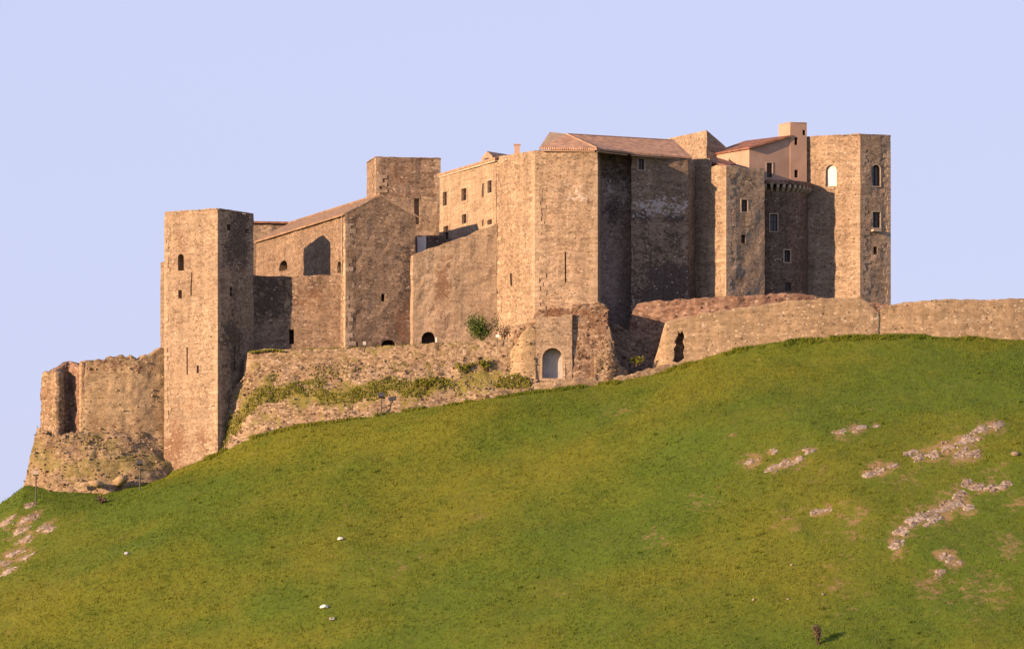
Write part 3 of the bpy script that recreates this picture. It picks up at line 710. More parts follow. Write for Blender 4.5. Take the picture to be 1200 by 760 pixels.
for a in [math.radians(q) for q in np.arange(-150, 26, 8.5)]:
    ur = Vector((math.cos(a), math.sin(a), 0)); ut = Vector((-ur.y, ur.x, 0)); bm = bmesh.new(); b0 = cxy + ur * (Rr - .1)
    prof = [(0, -1.25), (.3, -1.05), (.62, -.75), (.62, -.43), (0, -.43)]
    add_poly_prism(bm, [b0 + ur * s_ + Vector((0, 0, ztop + z_)) - ut * .13 for s_, z_ in prof], ut * .26)
    link('corbel', bm_mesh(bm, 'corbel'), M['stoneplain'], par)
# --- 13 right-hand tower
par, o = block('square_tower', 'tall flat-topped tower at the right end with a white shuttered arched window', 'tower',
      [(938, 187), (1008, 152), (1043.5, 169), (1038, 245), (950, 255)], (1, 157.5), 24, M['main'],
      wins=[(0, 967.5, 980.5, 193, 218.5, 'white'), (1, 1022, 1031.5, 193, 218, 'arch+s'), (1, 1022.5, 1031.5, 248.5, 267, 'win+s'), (1, 1023.5, 1028, 289, 298, 'hole')], seed=41,
      quoins=[(1, 30, 58.6, 1.0, .55), (2, 30, 58.6, .7, .4)])
zt = P(1008, 157.5, 152).z
capstones(par, [P0(px, d) + Vector((0, 0, zt)) for px, d in ((939, 187), (1008, 154), (1042.5, 170), (1037, 244), (951, 254))], .5, .14, M['main'])
# its stone sill under the right face window
bm = bmesh.new(); c = P(1027, 270, 158); add_box(bm, c, Vector((.9, .43, 0)).normalized(), Vector((.43, -.9, 0)).normalized(), Vector((0, 0, 1)), .5, .25, .12)
link('window_sill', bm_mesh(bm, 'window_sill'), M['stoneplain'], par)

# ------------------------------------------------------------------ ruined and outer walls
def unit_rock():
    bm = bmesh.new(); bmesh.ops.create_icosphere(bm, subdivisions=1, radius=1); V = np.array([v.co[:] for v in bm.verts]); Fc = np.array([[v.index for v in f.verts] for f in bm.faces]); bm.free(); return V, Fc
UV_, UF_ = unit_rock()
def rocks_np(centers, sizes, seed, flat=.65, up=None):
    r = np.random.default_rng(seed); n = len(centers); Vs = []; Fs = []
    for i in range(n):
        v = UV_ * (1 + r.uniform(-.28, .28, (len(UV_), 1)))
        # chop with random planes for blocky faces
        for _ in range(4):
            d = r.normal(size=3); d /= np.linalg.norm(d); q = v @ d; lim = r.uniform(.45, .8); v = v - np.outer(np.maximum(q - lim, 0), d)
        sc = np.array([r.uniform(.8, 1.5), r.uniform(.6, 1.1), flat * r.uniform(.7, 1.2)]) * sizes[i]
        v = v * sc; a = r.uniform(0, 6.28); t = r.normal(0, .3)
        ca, sa = math.cos(a), math.sin(a); Rz = np.array([[ca, -sa, 0], [sa, ca, 0], [0, 0, 1]]); ct, st = math.cos(t), math.sin(t); Rx = np.array([[1, 0, 0], [0, ct, -st], [0, st, ct]])
        Vs.append(v @ Rx.T @ Rz.T + np.asarray(centers[i])); Fs.append(UF_ + i * len(UV_))
    return np.concatenate(Vs), np.concatenate(Fs)

def ruin(name, label, cat, path, tops, bots, thick, mat, res=.22, amp=.12, ragged=.15, seed=1, wins=(), stones=0, stone_size=(.10, .22), lean=0.0, group=None, stone_zone=(0, 1), parent=None, part='wall', keepout=(), niche=None):
    """rough masonry wall along a plan path; tops/bots are (px,py) profiles as seen in the photo"""
    pp = np.array(path, float); px0, px1 = pp[0, 0], pp[-1, 0]
    L = sum((P0(*path[i + 1]) - P0(*path[i])).length for i in range(len(path) - 1)); nc = max(4, int(L / res))
    pxs = np.linspace(px0, px1, nc + 1); ds = np.interp(pxs, pp[:, 0], pp[:, 1])
    tp = np.interp(pxs, [t[0] for t in tops], [t[1] for t in tops]); bt = np.interp(pxs, [t[0] for t in bots], [t[1] for t in bots])
    X = (pxs - 600) * (D0 + ds * S) / F; Y = D0 + ds * S; Zt = CZ + (HY - tp) * Y / F; Zb = CZ + (HY - bt) * Y / F
    Zt = Zt + ragged * fbm(X * 1.7, Y * 1.7, 0, seed, 4) + ragged * .5 * np.round(2 * vnoise(X * 1.1, Y, 0, seed + 3)) * .5
    tx, ty = np.gradient(X), np.gradient(Y); tl = np.hypot(tx, ty); nxv, nyv = ty / tl, -tx / tl
    sg = np.where(nyv > 0, -1, 1); nxv, nyv = nxv * sg, nyv * sg
    nr = max(4, int((Zt - Zb).max() / res)); fr = np.linspace(0, 1, nr + 1)[:, None]
    Zg = Zb + (Zt - Zb) * fr; lean_off = lean * (1 - fr) * (Zt - Zb)
    def sheet(off, am, sd):
        o_ = off + am * (fbm(X * 1.5 + 0 * fr, Y * 1.5 + 0 * fr, Zg * 1.5, sd, 4)) + am * .8 * np.round(1.6 * vnoise(X * 3 + 0 * fr, Y * 3 + 0 * fr, Zg * 3.4, sd + 2)) * .5
        if niche is not None: o_ = o_ - niche[3] * ((pxs > niche[0]) & (pxs < niche[1]) & (Zg < CZ + (HY - niche[2]) * Y / F))
        return np.stack([X + nxv * o_, Y + nyv * o_, Zg + 0 * o_], -1)
    Fr = sheet(lean_off, amp, seed + 1); Bk = sheet(-thick, amp * .5, seed + 9)
    n1 = (nr + 1) * (nc + 1); V = np.concatenate([Fr.reshape(-1, 3), Bk.reshape(-1, 3)])
    id0 = np.arange(n1).reshape(nr + 1, nc + 1); id1 = id0 + n1
    q = lambda a, b, c, d: np.stack([a, b, c, d], -1).reshape(-1, 4)
    Q = [q(id0[:-1, :-1], id0[:-1, 1:], id0[1:, 1:], id0[1:, :-1]), q(id1[:-1, 1:], id1[:-1, :-1], id1[1:, :-1], id1[1:, 1:]),
         q(id0[-1, :-1], id0[-1, 1:], id1[-1, 1:], id1[-1, :-1]), q(id0[0, 1:], id0[0, :-1], id1[0, :-1], id1[0, 1:]),
         q(id0[:-1, -1], id1[:-1, -1], id1[1:, -1], id0[1:, -1]), q(id1[:-1, 0], id0[:-1, 0], id0[1:, 0], id1[1:, 0])]
    base = Vector((X.mean(), Y.mean() + thick / 2, Zb.min()))
    me = np_mesh(part, V, np.concatenate(Q))
    if parent is None: parent = thing(name, label, cat, base, group)
    o = link(part, me, mat, parent)
    if wins:
        cut = bmesh.new()
        for w in wins:
            i = int(np.argmin(abs(pxs - (w[0] + w[1]) / 2))); i = min(max(i, 1), nc - 1)
            zc_ = CZ + (HY - w[2]) * Y[i] / F; off = lean * float(Zt[i] - zc_)
            tv = Vector((tx[i] / tl[i], ty[i] / tl[i], 0)); c = Vector((X[i] + nxv[i] * off, Y[i] + nyv[i] * off, 0))
            opening(parent, cut, c - tv * 3, c + tv * 3, w)
        bmesh.ops.recalc_face_normals(cut, faces=cut.faces[:])
        boolean(o, cut)
    if stones:
        r = np.random.default_rng(seed + 77); C = []; Sz = []
        for _ in range(stones):
            i = r.integers(0, nc + 1); k = int(np.clip(r.uniform(*stone_zone), 0, 1) * nr); 
            if any(w[0] - 3 < pxs[i] < w[1] + 3 for w in wins) or any(g0 < pxs[i] < g1 for g0, g1 in keepout): continue
            C.append(Fr[k, i] + r.normal(0, .05, 3)); Sz.append(r.uniform(*stone_size))
        V2, F2 = rocks_np(C, Sz, seed + 5, .8); tag(link('rubble', np_mesh('rubble', V2, F2), mat, parent), kind='stuff')
    return parent, o

# outer wall on the right, with its breach
ruin('outer_wall', 'long pale speckled retaining wall above the grass, with a ragged arched breach at its left end', 'wall', [(762, -14), (782, -24), (850, -28), (1000, -34), (1031, -34)],
     [(762, 436), (768, 420), (780, 376), (800, 371), (850, 363), (900, 356), (930, 352), (970, 349), (1005, 349), (1015, 352), (1031, 367)], [(762, 470), (1031, 430)], 1.2, M['outer'], ragged=.10, amp=.05, seed=50, lean=.10,
     wins=[(789, 802.5, 388, 424, 'hole+breach')])
ruin('outer_wall', 'pale speckled wall running off to the right edge, right of the right-hand tower', 'wall', [(1025, -33), (1100, -38), (1200, -36), (1420, -26)],
     [(1025, 372), (1034, 362), (1045, 356.5), (1060, 354), (1090, 351), (1120, 350), (1160, 351), (1190, 349.5), (1260, 352), (1420, 362)], [(1025, 430), (1200, 432), (1420, 440)], 1.2, M['outer'], ragged=.08, amp=.05, seed=51, lean=.10)
ruin('parapet_wall', 'reddish weathered wall at the foot of the lower bastion tower, behind the pale speckled wall', 'wall', [(737, 14), (780, 8), (820, 0), (860, -4), (930, 0), (1050, 14)],
     [(737, 380), (742, 362), (748, 354), (780, 352), (820, 349), (850, 347), (900, 345), (930, 343.5), (950, 345), (970, 350), (1050, 357)], [(737, 450), (1050, 420)], 1.0, M['red'], ragged=.10, amp=.10, seed=52, stones=90, stone_size=(.08, .18))
ruin('ruined_wall', 'dark broken masonry filling the shaded gap right of the ruined gate', 'wall', [(714, 6), (740, 8), (778, 2)], [(714, 376), (730, 384), (745, 396), (778, 400)], [(714, 470), (778, 465)], 1.4, M['darkstone'], ragged=.3, amp=.2, seed=53, stones=160, stone_size=(.08, .2), lean=.25)
# low plinth wall along the grass
ruin('plinth_wall', 'low rendered footing wall along the top of the grass below the gate', 'wall', [(612, -52), (650, -52), (700, -47), (770, -40), (790, -37)],
     [(612, 458), (625, 450), (650, 445), (698, 441), (700, 446), (740, 438), (770, 429), (790, 426)], [(612, 480), (790, 460)], 1.3, M['outer'], ragged=.14, amp=.08, seed=54)
# ruined gate
gate, _ = ruin('ruined_gate', 'ruined stone gatehouse wall with a white boarded arched doorway', 'gate', [(601, -32), (630, -38), (714, -39)],
     [(601, 398), (603, 383), (624, 377), (627, 364), (640, 361), (667, 362), (669.5, 367), (671, 357), (690, 355), (708, 354.5), (711, 357), (712.5, 368), (714, 384)], [(601, 475), (714, 462)], 2.7, M['redrubble'], ragged=.16, amp=.08, seed=55,
     keepout=[(627, 672)], niche=(629, 667, 399, 2.2), stones=260, stone_size=(.07, .17), lean=.06)
ruin('x', '', '', [(696, -42), (718, -41), (738, -34)], [(696, 414), (706, 402), (714, 384), (719, 398), (724, 418), (730, 431), (738, 442)], [(696, 462), (738, 458)], 2.2, M['rubble'], ragged=.2, amp=.12, seed=59, stones=90, stone_size=(.07, .2), lean=.10, parent=gate, part='fallen_masonry')
ruin('x', '', '', [(598, -37), (615, -41), (629, -42)], [(598, 412), (604, 402), (612, 388), (622, 381), (629, 384)], [(598, 470), (629, 466)], 1.6, M['oldplaster'], ragged=.18, amp=.09, seed=60, stones=40, stone_size=(.07, .18), lean=.05, parent=gate, part='broken_pier')
block('x', '', '', [(627.5, -43), (670.5, -44.5), (670.5, -24), (627.5, -24)], [372, 369, 369, 372], 28, M['main'], [(0, 635.5, 659.5, 407.5, 443, 'boarded+s')], part='rendered_panel', parent=gate, ragged=.15, jit=.07, res=.35, seed=58)
# terrace wall
ruin('terrace_wall', 'long terrace wall with crumbling rubble face, below the gabled hall', 'wall', [(286, 44), (300, 36), (400, 14), (480, -4), (560, -18), (606, -28)],
     [(286, 425), (290, 412), (310, 409), (360, 409), (400, 408), (440, 406), (480, 404), (540, 400), (598, 397), (606, 399)], [(286, 520), (340, 470), (606, 470)], 2.2, M['bank'], ragged=.08, amp=.06, seed=56, lean=.16, stones=300, stone_size=(.06, .14), stone_zone=(.0, .7))

# rubble banks (steep stony ground between wall foot and turf)
def bank(name, rows, mat, seed, amp=.25, res=.25, stones=0, ssize=(.08, .3), label=None, cat=None):
    """rows: list of polylines [(px,py,d)...] from top to bottom"""
    span = rows[0][-1][0] - rows[0][0][0]; nc = int(span * S / res)
    G = []
    for r_ in rows:
        a = np.array(r_, float); t = np.linspace(0, 1, nc + 1); pxs = a[0, 0] + (a[-1, 0] - a[0, 0]) * t
        py = np.interp(pxs, a[:, 0], a[:, 1]); d = np.interp(pxs, a[:, 0], a[:, 2]); Y = D0 + d * S
        G.append(np.stack([(pxs - 600) * Y / F, Y, CZ + (HY - py) * Y / F], -1))
    G = np.array(G); nr = 26; k = np.linspace(0, len(rows) - 1, nr + 1); k0 = np.minimum(k.astype(int), len(rows) - 2); f = (k - k0)[:, None, None]
    Sg = G[k0] * (1 - f) + G[k0 + 1] * f
    nz = fbm(Sg[..., 0] * .9, Sg[..., 1] * .9, Sg[..., 2] * .9, seed, 4) * amp
    cell = np.round(1.5 * vnoise(Sg[..., 0] * 2.6, Sg[..., 1] * 2.6, Sg[..., 2] * 2.6, seed + 4)) * .07
    Sg[..., 1] -= nz + cell; Sg[..., 2] += nz * .7 + cell
    idx = np.arange((nr + 1) * (nc + 1)).reshape(nr + 1, nc + 1)
    q = np.stack([idx[:-1, :-1], idx[1:, :-1], idx[1:, 1:], idx[:-1, 1:]], -1).reshape(-1, 4)
    bme = np_mesh(name, Sg.reshape(-1, 3), q)
    rowf = np.linspace(0, 1, nr + 1)[:, None] + .10 * fbm(Sg[..., 0] * .2, Sg[..., 1] * .2, 0, seed + 8, 3)
    ldg = np.exp(-((rowf - .50) / .15) ** 2)
    bme.attributes.new('ledge', 'FLOAT', 'POINT').data.foreach_set('value', ldg.ravel().astype(np.float32))
    o = link(name, bme, mat); tag(o, label, cat, kind='structure')
    C = []
    if stones:
        r = np.random.default_rng(seed + 1)
        ii = r.integers(0, nr + 1, stones); jj = r.integers(0, nc + 1, stones)
        V2, F2 = rocks_np(Sg[ii, jj] + r.normal(0, .06, (stones, 3)), r.uniform(ssize[0], ssize[1], stones) ** 1.0, seed + 2, .75)
        s = link(name + '_stones', np_mesh('stones', V2, F2), M['rubble']); tag(s, 'countless loose stones lying on the bank below the terrace wall' if 'rock' not in name else 'countless loose stones lying on the rocky base of the left ruin', 'stones', kind='stuff')
    return o, Sg
bk1, SG1 = bank('rubble_bank', [[(258, 470, 50), (300, 428, 34), (400, 424, 12), (480, 421, -6), (606, 418, -28)],
                       [(260, 500, 38), (300, 455, 24), (400, 445, 0), (480, 441, -20), (616, 440, -42)],
                       [(258, 528, 22), (300, 480, 12), (400, 468, -16), (480, 462, -34), (622, 456, -54)],
                       [(256, 548, 6), (300, 526, -6), (400, 506, -32), (480, 494, -48), (626, 478, -62)]], M['bank'], 61, amp=.18, stones=1500, ssize=(.05, .18))
bk2, SG2 = bank('rocky_base', [[(44, 500, 70), (60, 512, 60), (95, 505, 64), (140, 500, 72), (205, 498, 95)],
                      [(36, 530, 66), (70, 530, 48), (110, 528, 46), (150, 526, 52), (205, 524, 80)],
                      [(30, 560, 60), (70, 562, 34), (120, 566, 24), (160, 556, 28), (205, 545, 62)],
                      [(18, 596, 44), (70, 596, 12), (120, 596, 4), (160, 590, 10), (205, 575, 45)]], M['basestone'], 62, amp=.20, stones=620, ssize=(.06, .22))
# left ruin
par, o = ruin('ruined_wall', 'broken honey-coloured wall left of the tall square tower, crest crumbling', 'wall', [(93, 68), (120, 70), (160, 76), (205, 92)],
     [(93, 424), (100, 420), (112, 421), (130, 417), (150, 418), (165, 419), (178, 412), (188, 408), (205, 408)], [(93, 545), (205, 540)], 1.6, M['oldplaster'], ragged=.22, amp=.06, seed=63, lean=.05, stones=90, stone_size=(.07, .18), stone_zone=(.0, 1))
par, o = ruin('ruined_tower', 'shell of a collapsed tower at the far left end, open side in shade', 'tower', [(64, 72), (80, 84), (97, 66)],
     [(64, 438), (72, 430), (78, 423), (86, 425), (90, 431), (97, 424)], [(64, 545), (97, 545)], 1.1, M['red'], ragged=.25, amp=.16, seed=64, stones=30, stone_size=(.1, .22))
ruin('x', '', '', [(48, 92), (56, 74), (66, 60)], [(48, 444), (52, 436), (58, 432), (66, 436)], [(48, 545), (66, 545)], 1.0, M['rubble'], ragged=.25, amp=.16, seed=65, parent=par, part='broken_side')

# weed growing on a ledge of the terrace, grass tufts built as numpy blades
def blades(points, hmin, hmax, wmin, wmax, per, seed, spread=.08):
    r = np.random.default_rng(seed); n = len(points); Pn = np.repeat(np.asarray(points), per, 0); m = len(Pn)
    Pn = Pn + np.stack([r.normal(0, spread, m), r.normal(0, spread, m), np.zeros(m)], 1)
    a = r.uniform(0, 6.283, m); w = r.uniform(wmin, wmax, m); h = r.uniform(hmin, hmax, m); la = r.uniform(0, 6.283, m); ln = r.uniform(.1, .7, m) * h
    dx, dy = np.cos(a) * w, np.sin(a) * w
    A_ = Pn + np.stack([-dx, -dy, np.full(m, -.05)], 1); B_ = Pn + np.stack([dx, dy, np.full(m, -.05)], 1); C_ = Pn + np.stack([np.cos(la) * ln, np.sin(la) * ln, h], 1)
    V = np.stack([A_, B_, C_], 1).reshape(-1, 3); return V, np.arange(3 * m).reshape(-1, 3)
r = np.random.default_rng(5)
NB = 150000
bx = r.uniform(-60, 60, NB); by = ycon(bx) + .4 - r.uniform(0, 1, NB) ** 1.0 * 68
bz = ground_z(bx, by)
soil_i = soil[np.clip(np.searchsorted(gy, by), 0, ny - 1), np.clip(np.searchsorted(gx, bx), 0, nx - 1)]
keep = (bz > CZ + by * .004) & (r.uniform(0, 1, NB) > soil_i * 1.3)
dens = fbm(bx * .25, by * .25, 0, 31, 4)
keep &= r.uniform(-1, 1.4, NB) < dens + .75
pts = np.stack([bx, by, bz], 1)[keep]
hs = 1
V, Fc = blades(pts, .04, .17, .02, .05, 4, 6)
tq = pts[r.integers(0, len(pts), 420)]; tq = tq[fbm(tq[:, 0] * .12, tq[:, 1] * .12, 0, 77, 3) > .05]    # taller tussocks
wx_ = r.uniform(-32, 62, 1500); wy_ = ycon(wx_) - r.uniform(-.2, .9, 1500) ** 2 * 1.2; kk = fbm(wx_ * .5, wy_ * .5, 0, 91, 3) > -.1
tq = np.concatenate([tq, np.stack([wx_, wy_, ground_z(wx_, wy_)], 1)[kk]])       # weeds left standing along the wall foot
V3, F3 = blades(np.repeat(tq, 9, 0), .12, .34, .02, .05, 3, 66, .16); Fc = np.concatenate([Fc, F3 + len(V)]); V = np.concatenate([V, V3])
tag(link('grass', np_mesh('grass', V, Fc), M['blades']), 'short olive green grass covering the hillside below the castle', 'grass', kind='stuff')
# grass on banks and ledges
def on_bank(SG, n, seed, thr, rowlo, rowhi):
    r = np.random.default_rng(seed); i = r.integers(int(rowlo * (SG.shape[0] - 1)), int(rowhi * (SG.shape[0] - 1)), n); j = r.integers(0, SG.shape[1], n); p = SG[i, j] + r.normal(0, .08, (n, 3))
    m = fbm(p[:, 0] * .28, p[:, 1] * .28, p[:, 2] * .55, seed, 4); fo = np.abs((i / (SG.shape[0] - 1) - (rowlo + rowhi) / 2) / ((rowhi - rowlo) / 2)) ** 2 * .55; px_ = p[:, 0] / p[:, 1] * F + 600; fo = fo + np.clip((px_ - 560) / 40, 0, 1) * .8 * (p[:, 0] > -10); return p[m > thr + fo - .15]
gp = np.concatenate([on_bank(SG1, 9000, 71, -.15, .34, .74), on_bank(SG1, 1500, 72, .2, .05, .35), on_bank(SG2, 900, 73, .45, .0, .6), on_bank(SG1, 3000, 75, -.2, .88, 1.0), on_bank(SG2, 3500, 76, -.3, .85, 1.0)])
led = []
for k in range(700):
    px = rnd.uniform(293, 333); d = np.interp(px, [290, 335], [36, 28]) + rnd.uniform(-4, 16); led.append(P(px, 410 + abs(px - 318) * .12, d)[:])
for k in range(260):
    px = rnd.uniform(66, 84); d = rnd.uniform(58, 72); led.append(P(px, 516, d)[:])
for k in range(500):
    px = rnd.uniform(340, 600); d = np.interp(px, [340, 600], [30, -24]) + rnd.uniform(0, 8); led.append(P(px, np.interp(px, [340, 400, 480, 600], [409, 408, 404, 398]) + .5, d)[:])
V, Fc = blades(np.concatenate([gp, np.array(led)]), .06, .22, .02, .05, 4, 8)
tag(link('bank_grass', np_mesh('bank_grass', V, Fc), M['weed']), 'patchy grass and weeds growing on the stony banks and ledges', 'grass', kind='stuff')

# ------------------------------------------------------------------ rocks, shrubs, lamps, signs, litter
OL = {'ridge': 'long crooked pale rock outcrop curving down the right of the slope', 'upper': 'broad pale rock outcrop highest on the right slope, near the photo edge',
      'middle': 'small pinkish rock patch between the broad outcrop and the sloping grey one', 'sloping': 'narrow brown-grey rock ledge sloping in the grass, left of the other outcrops',
      'small': 'tiny pale rock left above the narrow grey ledge', 'pair': 'pair of small pale stones alone in the grass below the narrow grey ledge',
      'low': 'scattered pink stones low on the right slope below the long crooked outcrop', 'strip': 'thin strip of reddish stones high in the grass below the right-hand tower',
      'west': 'brown rocky outcrop at the far left edge of the hillside'}
for kname, pts_ in OUT.items():
    C = []; r = np.random.default_rng(sum(map(ord, kname)))
    big = 1.0 if kname in ('ridge', 'upper', 'west', 'sloping') else .75
    for (px, py, sp, n) in pts_:
        for q in range(2 if big == 1.0 else 1):
            h_ = ground_hit(px + r.normal(0, sp * .4), py + r.normal(0, sp * .25))
            C.append((h_.x, h_.y, r.uniform(.45, .95) * big, r.uniform(.03, .11), r.uniform(.5, 1.0), r.uniform(.35, .6), r.normal(0, .5), r.normal(0, .5)))
        for q in range(int(n * 1.7)):
            h_ = ground_hit(px + r.normal(0, sp * .55), py + r.normal(0, sp * .36))
            C.append((h_.x, h_.y, r.uniform(.06, .30) * big, r.uniform(.02, .13) * big, r.uniform(0, 3.14) * .25 + .35, r.uniform(.3, .8), r.normal(0, .6), r.normal(0, .5)))
    C = np.array(C); step = .075
    xs_ = np.arange(C[:, 0].min() - .8, C[:, 0].max() + .8, step); ys_ = np.arange(C[:, 1].min() - .9, C[:, 1].max() + .9, step)
    XX, YY = np.meshgrid(xs_, ys_); H = np.full(XX.shape, -.22)
    wx = .10 * fbm(XX * 2.2, YY * 2.2, 0, 40, 3); wy = .10 * fbm(XX * 2.2, YY * 2.2, 5, 41, 3)
    for (x0, y0, ra, hh, an, asp, tx_, ty_) in C:
        dx, dy = XX + wx - x0, YY + wy - y0; ca, sa = math.cos(an), math.sin(an); u_ = (dx * ca + dy * sa) / ra; v_ = (-dx * sa + dy * ca) / (ra * asp)
        dd = np.abs(u_) ** 4 + np.abs(v_) ** 4
        H = np.maximum(H, np.where(dd < 3, hh * (1 - dd) * (1 + tx_ * u_ + ty_ * v_), -.22))
    H = np.maximum(H, -.22) + .05 * fbm(XX * 4, YY * 4, 0, 44, 3)
    V2 = np.stack([XX, YY, ground_z(XX, YY) + H], -1).reshape(-1, 3); k_ = np.arange(XX.size).reshape(XX.shape)
    F2 = np.stack([k_[:-1, :-1], k_[:-1, 1:], k_[1:, 1:], k_[1:, :-1]], -1).reshape(-1, 4)
    base = Vector(V2.mean(0)); me = np_mesh('rock_outcrop', V2, F2); me.transform(Matrix.Translation(-base))
    o = bpy.data.objects.new('rock_outcrop', me); COL.objects.link(o); me.materials.append(M['rock']); o.location = base
    tag(o, OL[kname], 'rocks', 'rock outcrops on the slope')
for i, (px, py, s_, lab) in enumerate([(1190, 533, .42, 'single pale boulder by the right edge of the photo level with the broad outcrop'), (82, 573, .30, 'pale flat boulder in the grass under the ruined tower'), (112, 571, 1.0, 'large leaning slab of rock at the foot of the rocky base'), (142, 567, 1.15, 'second large slab at the foot of the rocky base, beside the lamp post'),
                                   (928, 662, .22, 'lone pale stone in the grass far below the pair of stones'), (965, 697, .26, 'upright pale stone low in the grass near the bottom right'), (883, 703, .22, 'pale stone in the lower grass left of the upright pale stone'), (924, 702, .2, 'flat pale stone just left of the upright pale stone'), (868, 440, .0, '')]):
    if s_ == 0: continue
    h_ = ground_hit(px, py) if i not in (2, 3) else P(px, py - 2, 10); V2, F2 = rocks_np([np.zeros(3)], [s_], 300 + i, .6)
    me = np_mesh('boulder', V2, F2); o = bpy.data.objects.new('boulder', me); COL.objects.link(o); me.materials.append(M['rock'] if i not in (2, 3) else M['oldplaster']); o.location = h_ + Vector((0, 0, s_ * .2)); tag(o, lab, 'boulder', 'boulders on the hillside')

def bush(name, label, center, w, hgt, dep, n, mat, seed, stems=6, leaf=.11):
    r = np.random.default_rng(seed); t = thing(name, label, 'shrub', center)
    bm = bmesh.new(); tips = []
    for k in range(stems):
        a = Vector((r.normal(0, .08), r.normal(0, .08), -.1)); c = Vector((r.uniform(-.45, .45) * w, r.uniform(-.4, .4) * dep, hgt * r.uniform(.55, .95)))
        mid_ = a.lerp(c, .5) + Vector((r.normal(0, .1), r.normal(0, .1), .1)); add_tube(bm, center + a, center + mid_, .05, .035, 5); add_tube(bm, center + mid_, center + c, .035, .012, 5); tips += [mid_, c, mid_.lerp(c, .5)]
    link('stem', bm_mesh(bm, 'stem'), M['bark'], t)
    pts_ = []
    for k in range(n):
        tpv = tips[r.integers(len(tips))]; s_ = .26 * min(w, hgt); p = np.array(tpv) + r.normal(0, s_ * .5, 3); p[2] = abs(p[2]); pts_.append(p)
    pts_ = np.array(pts_) + np.array(center); m = len(pts_)
    u = r.normal(size=(m, 3)); u /= np.linalg.norm(u, axis=1)[:, None]; v = np.cross(u, r.normal(size=(m, 3))); v /= np.linalg.norm(v, axis=1)[:, None]
    sz = r.uniform(.5, 1.2, (m, 1)) * leaf
    V = np.stack([pts_ - u * sz, pts_ + v * sz * .5, pts_ + u * sz, pts_ - v * sz * .5], 1).reshape(-1, 3)
    link('foliage', np_mesh('foliage', V, np.arange(4 * m).reshape(-1, 4)), mat, t); return t
bush('leafy_shrub', 'bushy green shrub on the terrace against the foot of the biggest tower', P(566, 400, -8), 3.0, 2.6, 1.1, 2600, M['leaf'], 1, 11, .12)
bush('dry_shrub', 'low dark twiggy shrub right of the bushy green one on the terrace', P(590, 399, -14), 1.4, 1.6, .8, 420, M['dryleaf'], 2, 6)
bush('weed_clump', 'round green weed clump on the rubble bank below the terrace wall', P(568, 433, -34), 1.3, 1.0, .8, 500, M['weed'], 3, 5)
bush('weed_clump', 'dark green weed clump at the foot of the shaded gap beside the gate', P(745, 428, -28), 1.5, .9, .8, 420, M['weed'], 4, 5)
bush('weed_clump', 'spreading weeds on the middle of the rubble bank, above the lamp post', P(500, 455, -32), 2.8, 1.0, .8, 800, M['weed'], 5, 7)
bush('weed_clump', 'weeds high on the rubble bank just left of the round clump', P(545, 436, -30), 1.8, 1.1, .8, 560, M['weed'], 7, 6)
bush('dry_shrub', 'small dry brown plant low in the grass near the bottom right', ground_hit(959, 755), 1.0, 1.7, .7, 620, M['dryleaf'], 6, 6, .1)
g = ground_hit(120, 590); bush('weed_clump', 'straggling grey weeds in the grass left of the tall square tower', g, 1.6, .8, 1.0, 420, M['dryleaf'], 8, 6)

def lamp(px, py_top, py_bot, label, headmat, d=None):
    b_ = ground_hit(px, py_bot) if d is None else P(px, py_bot, d); h_ = (py_bot - py_top) * b_.y / F
    t = thing('floodlight_post', label, 'lamp post', b_, 'floodlight posts'); bm = bmesh.new(); add_tube(bm, b_ + Vector((0, 0, -.3)), b_ + Vector((0, 0, h_ - .25)), .075, .06, 8); link('pole', bm_mesh(bm, 'pole'), M['metal'], t)
    bm = bmesh.new(); c = b_ + Vector((0, 0, h_ - .1)); ax = Vector((1, 0, 0)); ay = Vector((0, .87, -.5)); az = Vector((0, .5, .87)); add_box(bm, c, ax, ay, az, .30, .18, .24); add_box(bm, c + az * .2, ax, ay, az, .2, .1, .04)
    hd_ = link('lamp_head', bm_mesh(bm, 'lamp_head'), headmat, t)
    bm = bmesh.new(); add_box(bm, b_ + Vector((0, 0, h_ - .3)), Vector((1, 0, 0)), Vector((0, 1, 0)), Vector((0, 0, 1)), .3, .03, .03); link('bracket', bm_mesh(bm, 'bracket'), M['metal'], t)
    return t
lamp(447, 462, 487, 'dark floodlight post at the lower edge of the rubble bank below the terrace', M['metal'])
lamp(42, 553, 591, 'floodlight post with a pale head at the far left, below the ruined tower', M['stoneplain'])
lamp(164, 541, 574, 'thin floodlight post before the rocky base, left of the tall square tower', M['metal'])
def board(px, py, d, w, h, label, mat):
    c = P(px, py, d); t = thing('notice_board', label, 'sign', c - Vector((0, 0, h)), 'small white boards'); bm = bmesh.new(); add_box(bm, c, Vector((1, 0, 0)), Vector((0, 1, 0)), Vector((0, 0, 1)), w / 2, .03, h / 2); link('panel', bm_mesh(bm, 'panel'), mat, t)
    bm = bmesh.new(); add_tube(bm, c + Vector((0, .06, -h / 2 - .8)), c + Vector((0, .06, h / 2 - .05)), .03, .03, 6); link('post', bm_mesh(bm, 'post'), M['metal'], t)
board(583, 393.5, -30, .36, .3, 'small white board beside the shrub on the terrace', M['white'])
board(427, 402, 6, .32, .36, 'small white board on the terrace below the hall gable', M['greyboard'])
board(511, 398, -13, .16, .5, 'narrow white board beside the arched opening on the terrace', M['white'])

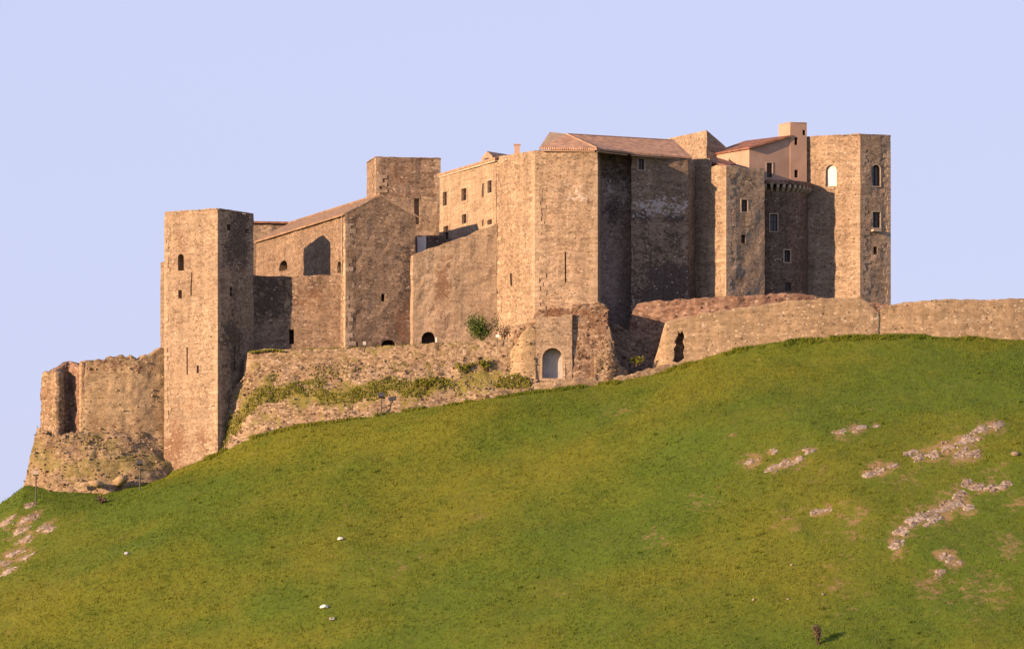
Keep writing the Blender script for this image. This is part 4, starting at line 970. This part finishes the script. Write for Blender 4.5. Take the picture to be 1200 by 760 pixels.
def litter(px, py, s_, label, mat, seed, cat='litter'):
    h_ = ground_hit(px, py); r = np.random.default_rng(seed); bm = bmesh.new(); bmesh.ops.create_icosphere(bm, subdivisions=2, radius=s_)
    for v in bm.verts:
        k = 1 + r.uniform(-.35, .3); v.co = Vector((v.co.x * k * 1.2, v.co.y * k, max(v.co.z * k * .8, -s_ * .3)))
    t = tag(link('plastic_bag', bm_mesh(bm, 'plastic_bag'), mat), label, cat, 'litter on the grass'); t.location = h_ + Vector((0, 0, s_ * .35 + .06))
    return t
litter(380, 713, .30, 'bright white crumpled plastic bag, largest litter low on the grass', M['white'], 1)
litter(389, 727, .24, 'grey crumpled scrap just below the bright white bag', plain('grey_plastic', (.30, .29, .27), .7, .2), 2)
litter(399, 633, .25, 'flat white scrap in the mid grass above the bright white bag', M['white'], 3)
litter(148, 650, .22, 'bluish-white scrap alone on the grass at the left', plain('bluish_plastic', (.45, .47, .55), .6, .3), 4)

# ------------------------------------------------------------------ weathering and painted shade on the masonry
def find(label_start, part='wall'):
    for o in COL.objects:
        if o.parent and o.name.split('.')[0] == part and str(o.parent.get('label', '')).startswith(label_start): return o
T = find('tall plain square tower at the left')
stain_shade(T, 'stain', [(278, 285, 50, 24, 60, 1.0), (274, 390, 45, 24, 70, .8), (275, 480, 40, 20, 50, .7)]); stain_shade(T, 'rust', [(203, 525, 58, 24, 30, 1.0), (240, 518, 30, 18, 22, .7), (225, 475, 42, 34, 14, .5), (212, 290, 50, 16, 40, .45)])  # dark spots on the right face paint its shade over real staining
Cw = find('dark stone curtain'); stain_shade(Cw, 'stain', [(316, 345, 78, 40, 46, 1.0), (365, 335, 70, 45, 16, .6)]); stain_shade(Cw, 'rust', [(372, 350, 70, 40, 22, .6)])  # dark patch at the left end, dark and rusty band near the top
Hl = find('long stone hall'); stain_shade(Hl, 'stain', [(478, 330, 72, 12, 40, 1.0)]); stain_shade(Hl, 'rust', [(472, 378, 70, 16, 30, 1.0)])
stain_shade(bw, 'rust', [(518, 335, 76, 12, 38, 1.0), (523, 385, 76, 10, 22, .8), (562, 370, 79, 24, 20, .6)])
Mt = find('biggest angular'); stain_shade(Mt, 'rust', [(652, 207, 16, 20, 26, .95), (678, 198, 11, 20, 16, .8)]); stain_shade(Mt, 'bloom', [(674, 230, 11, 15, 8, .95)]); stain_shade(Mt, 'rust', [(703, 290, 60, 8, 120, .3)])
Rw = find('recessed range'); stain_shade(Rw, 'stain', [(752, 252, 64, 22, 8, 1.0), (785, 256, 75, 26, 7, 1.0), (775, 285, 72, 70, 40, .62), (785, 335, 72, 60, 34, 1.2)]); stain_shade(Rw, 'bloom', [(750, 238, 58, 16, 8, .9), (770, 242, 68, 16, 8, 1.0), (790, 244, 78, 14, 7, .9), (802, 236, 84, 10, 7, .7)])  # broad lower spots paint shade; the narrow band and bloom are weathering
Rc = find('recessed range', 'recessed_wall'); stain_shade(Rc, 'stain', [(718, 245, 72, 14, 16, 1.0), (722, 205, 74, 24, 26, .7)]); stain_shade(Rc, 'bloom', [(733, 226, 80, 10, 14, .8), (713, 222, 70, 9, 8, .6)])
Lr = find('broken honey'); stain_shade(Lr, 'stain', [(140, 421, 70, 60, 10, .6)]); stain_shade(Lr, 'rust', [(150, 430, 70, 60, 10, .5), (140, 500, 70, 60, 14, .5)])
B2 = find('squat grey-brown'); stain_shade(B2, 'rust', [(475, 205, 338, 26, 22, .4)])
E2t = find('lower bastion tower'); stain_shade(E2t, 'stain', [(878, 212, 98, 14, 12, .5)])
Gt = find('ruined stone gatehouse'); stain_shade(Gt, 'rust', [(650, 366, -40, 30, 12, .8), (690, 375, -38, 25, 22, .6)]); stain_shade(Gt, 'stain', [(640, 366, -40, 18, 8, .6)])
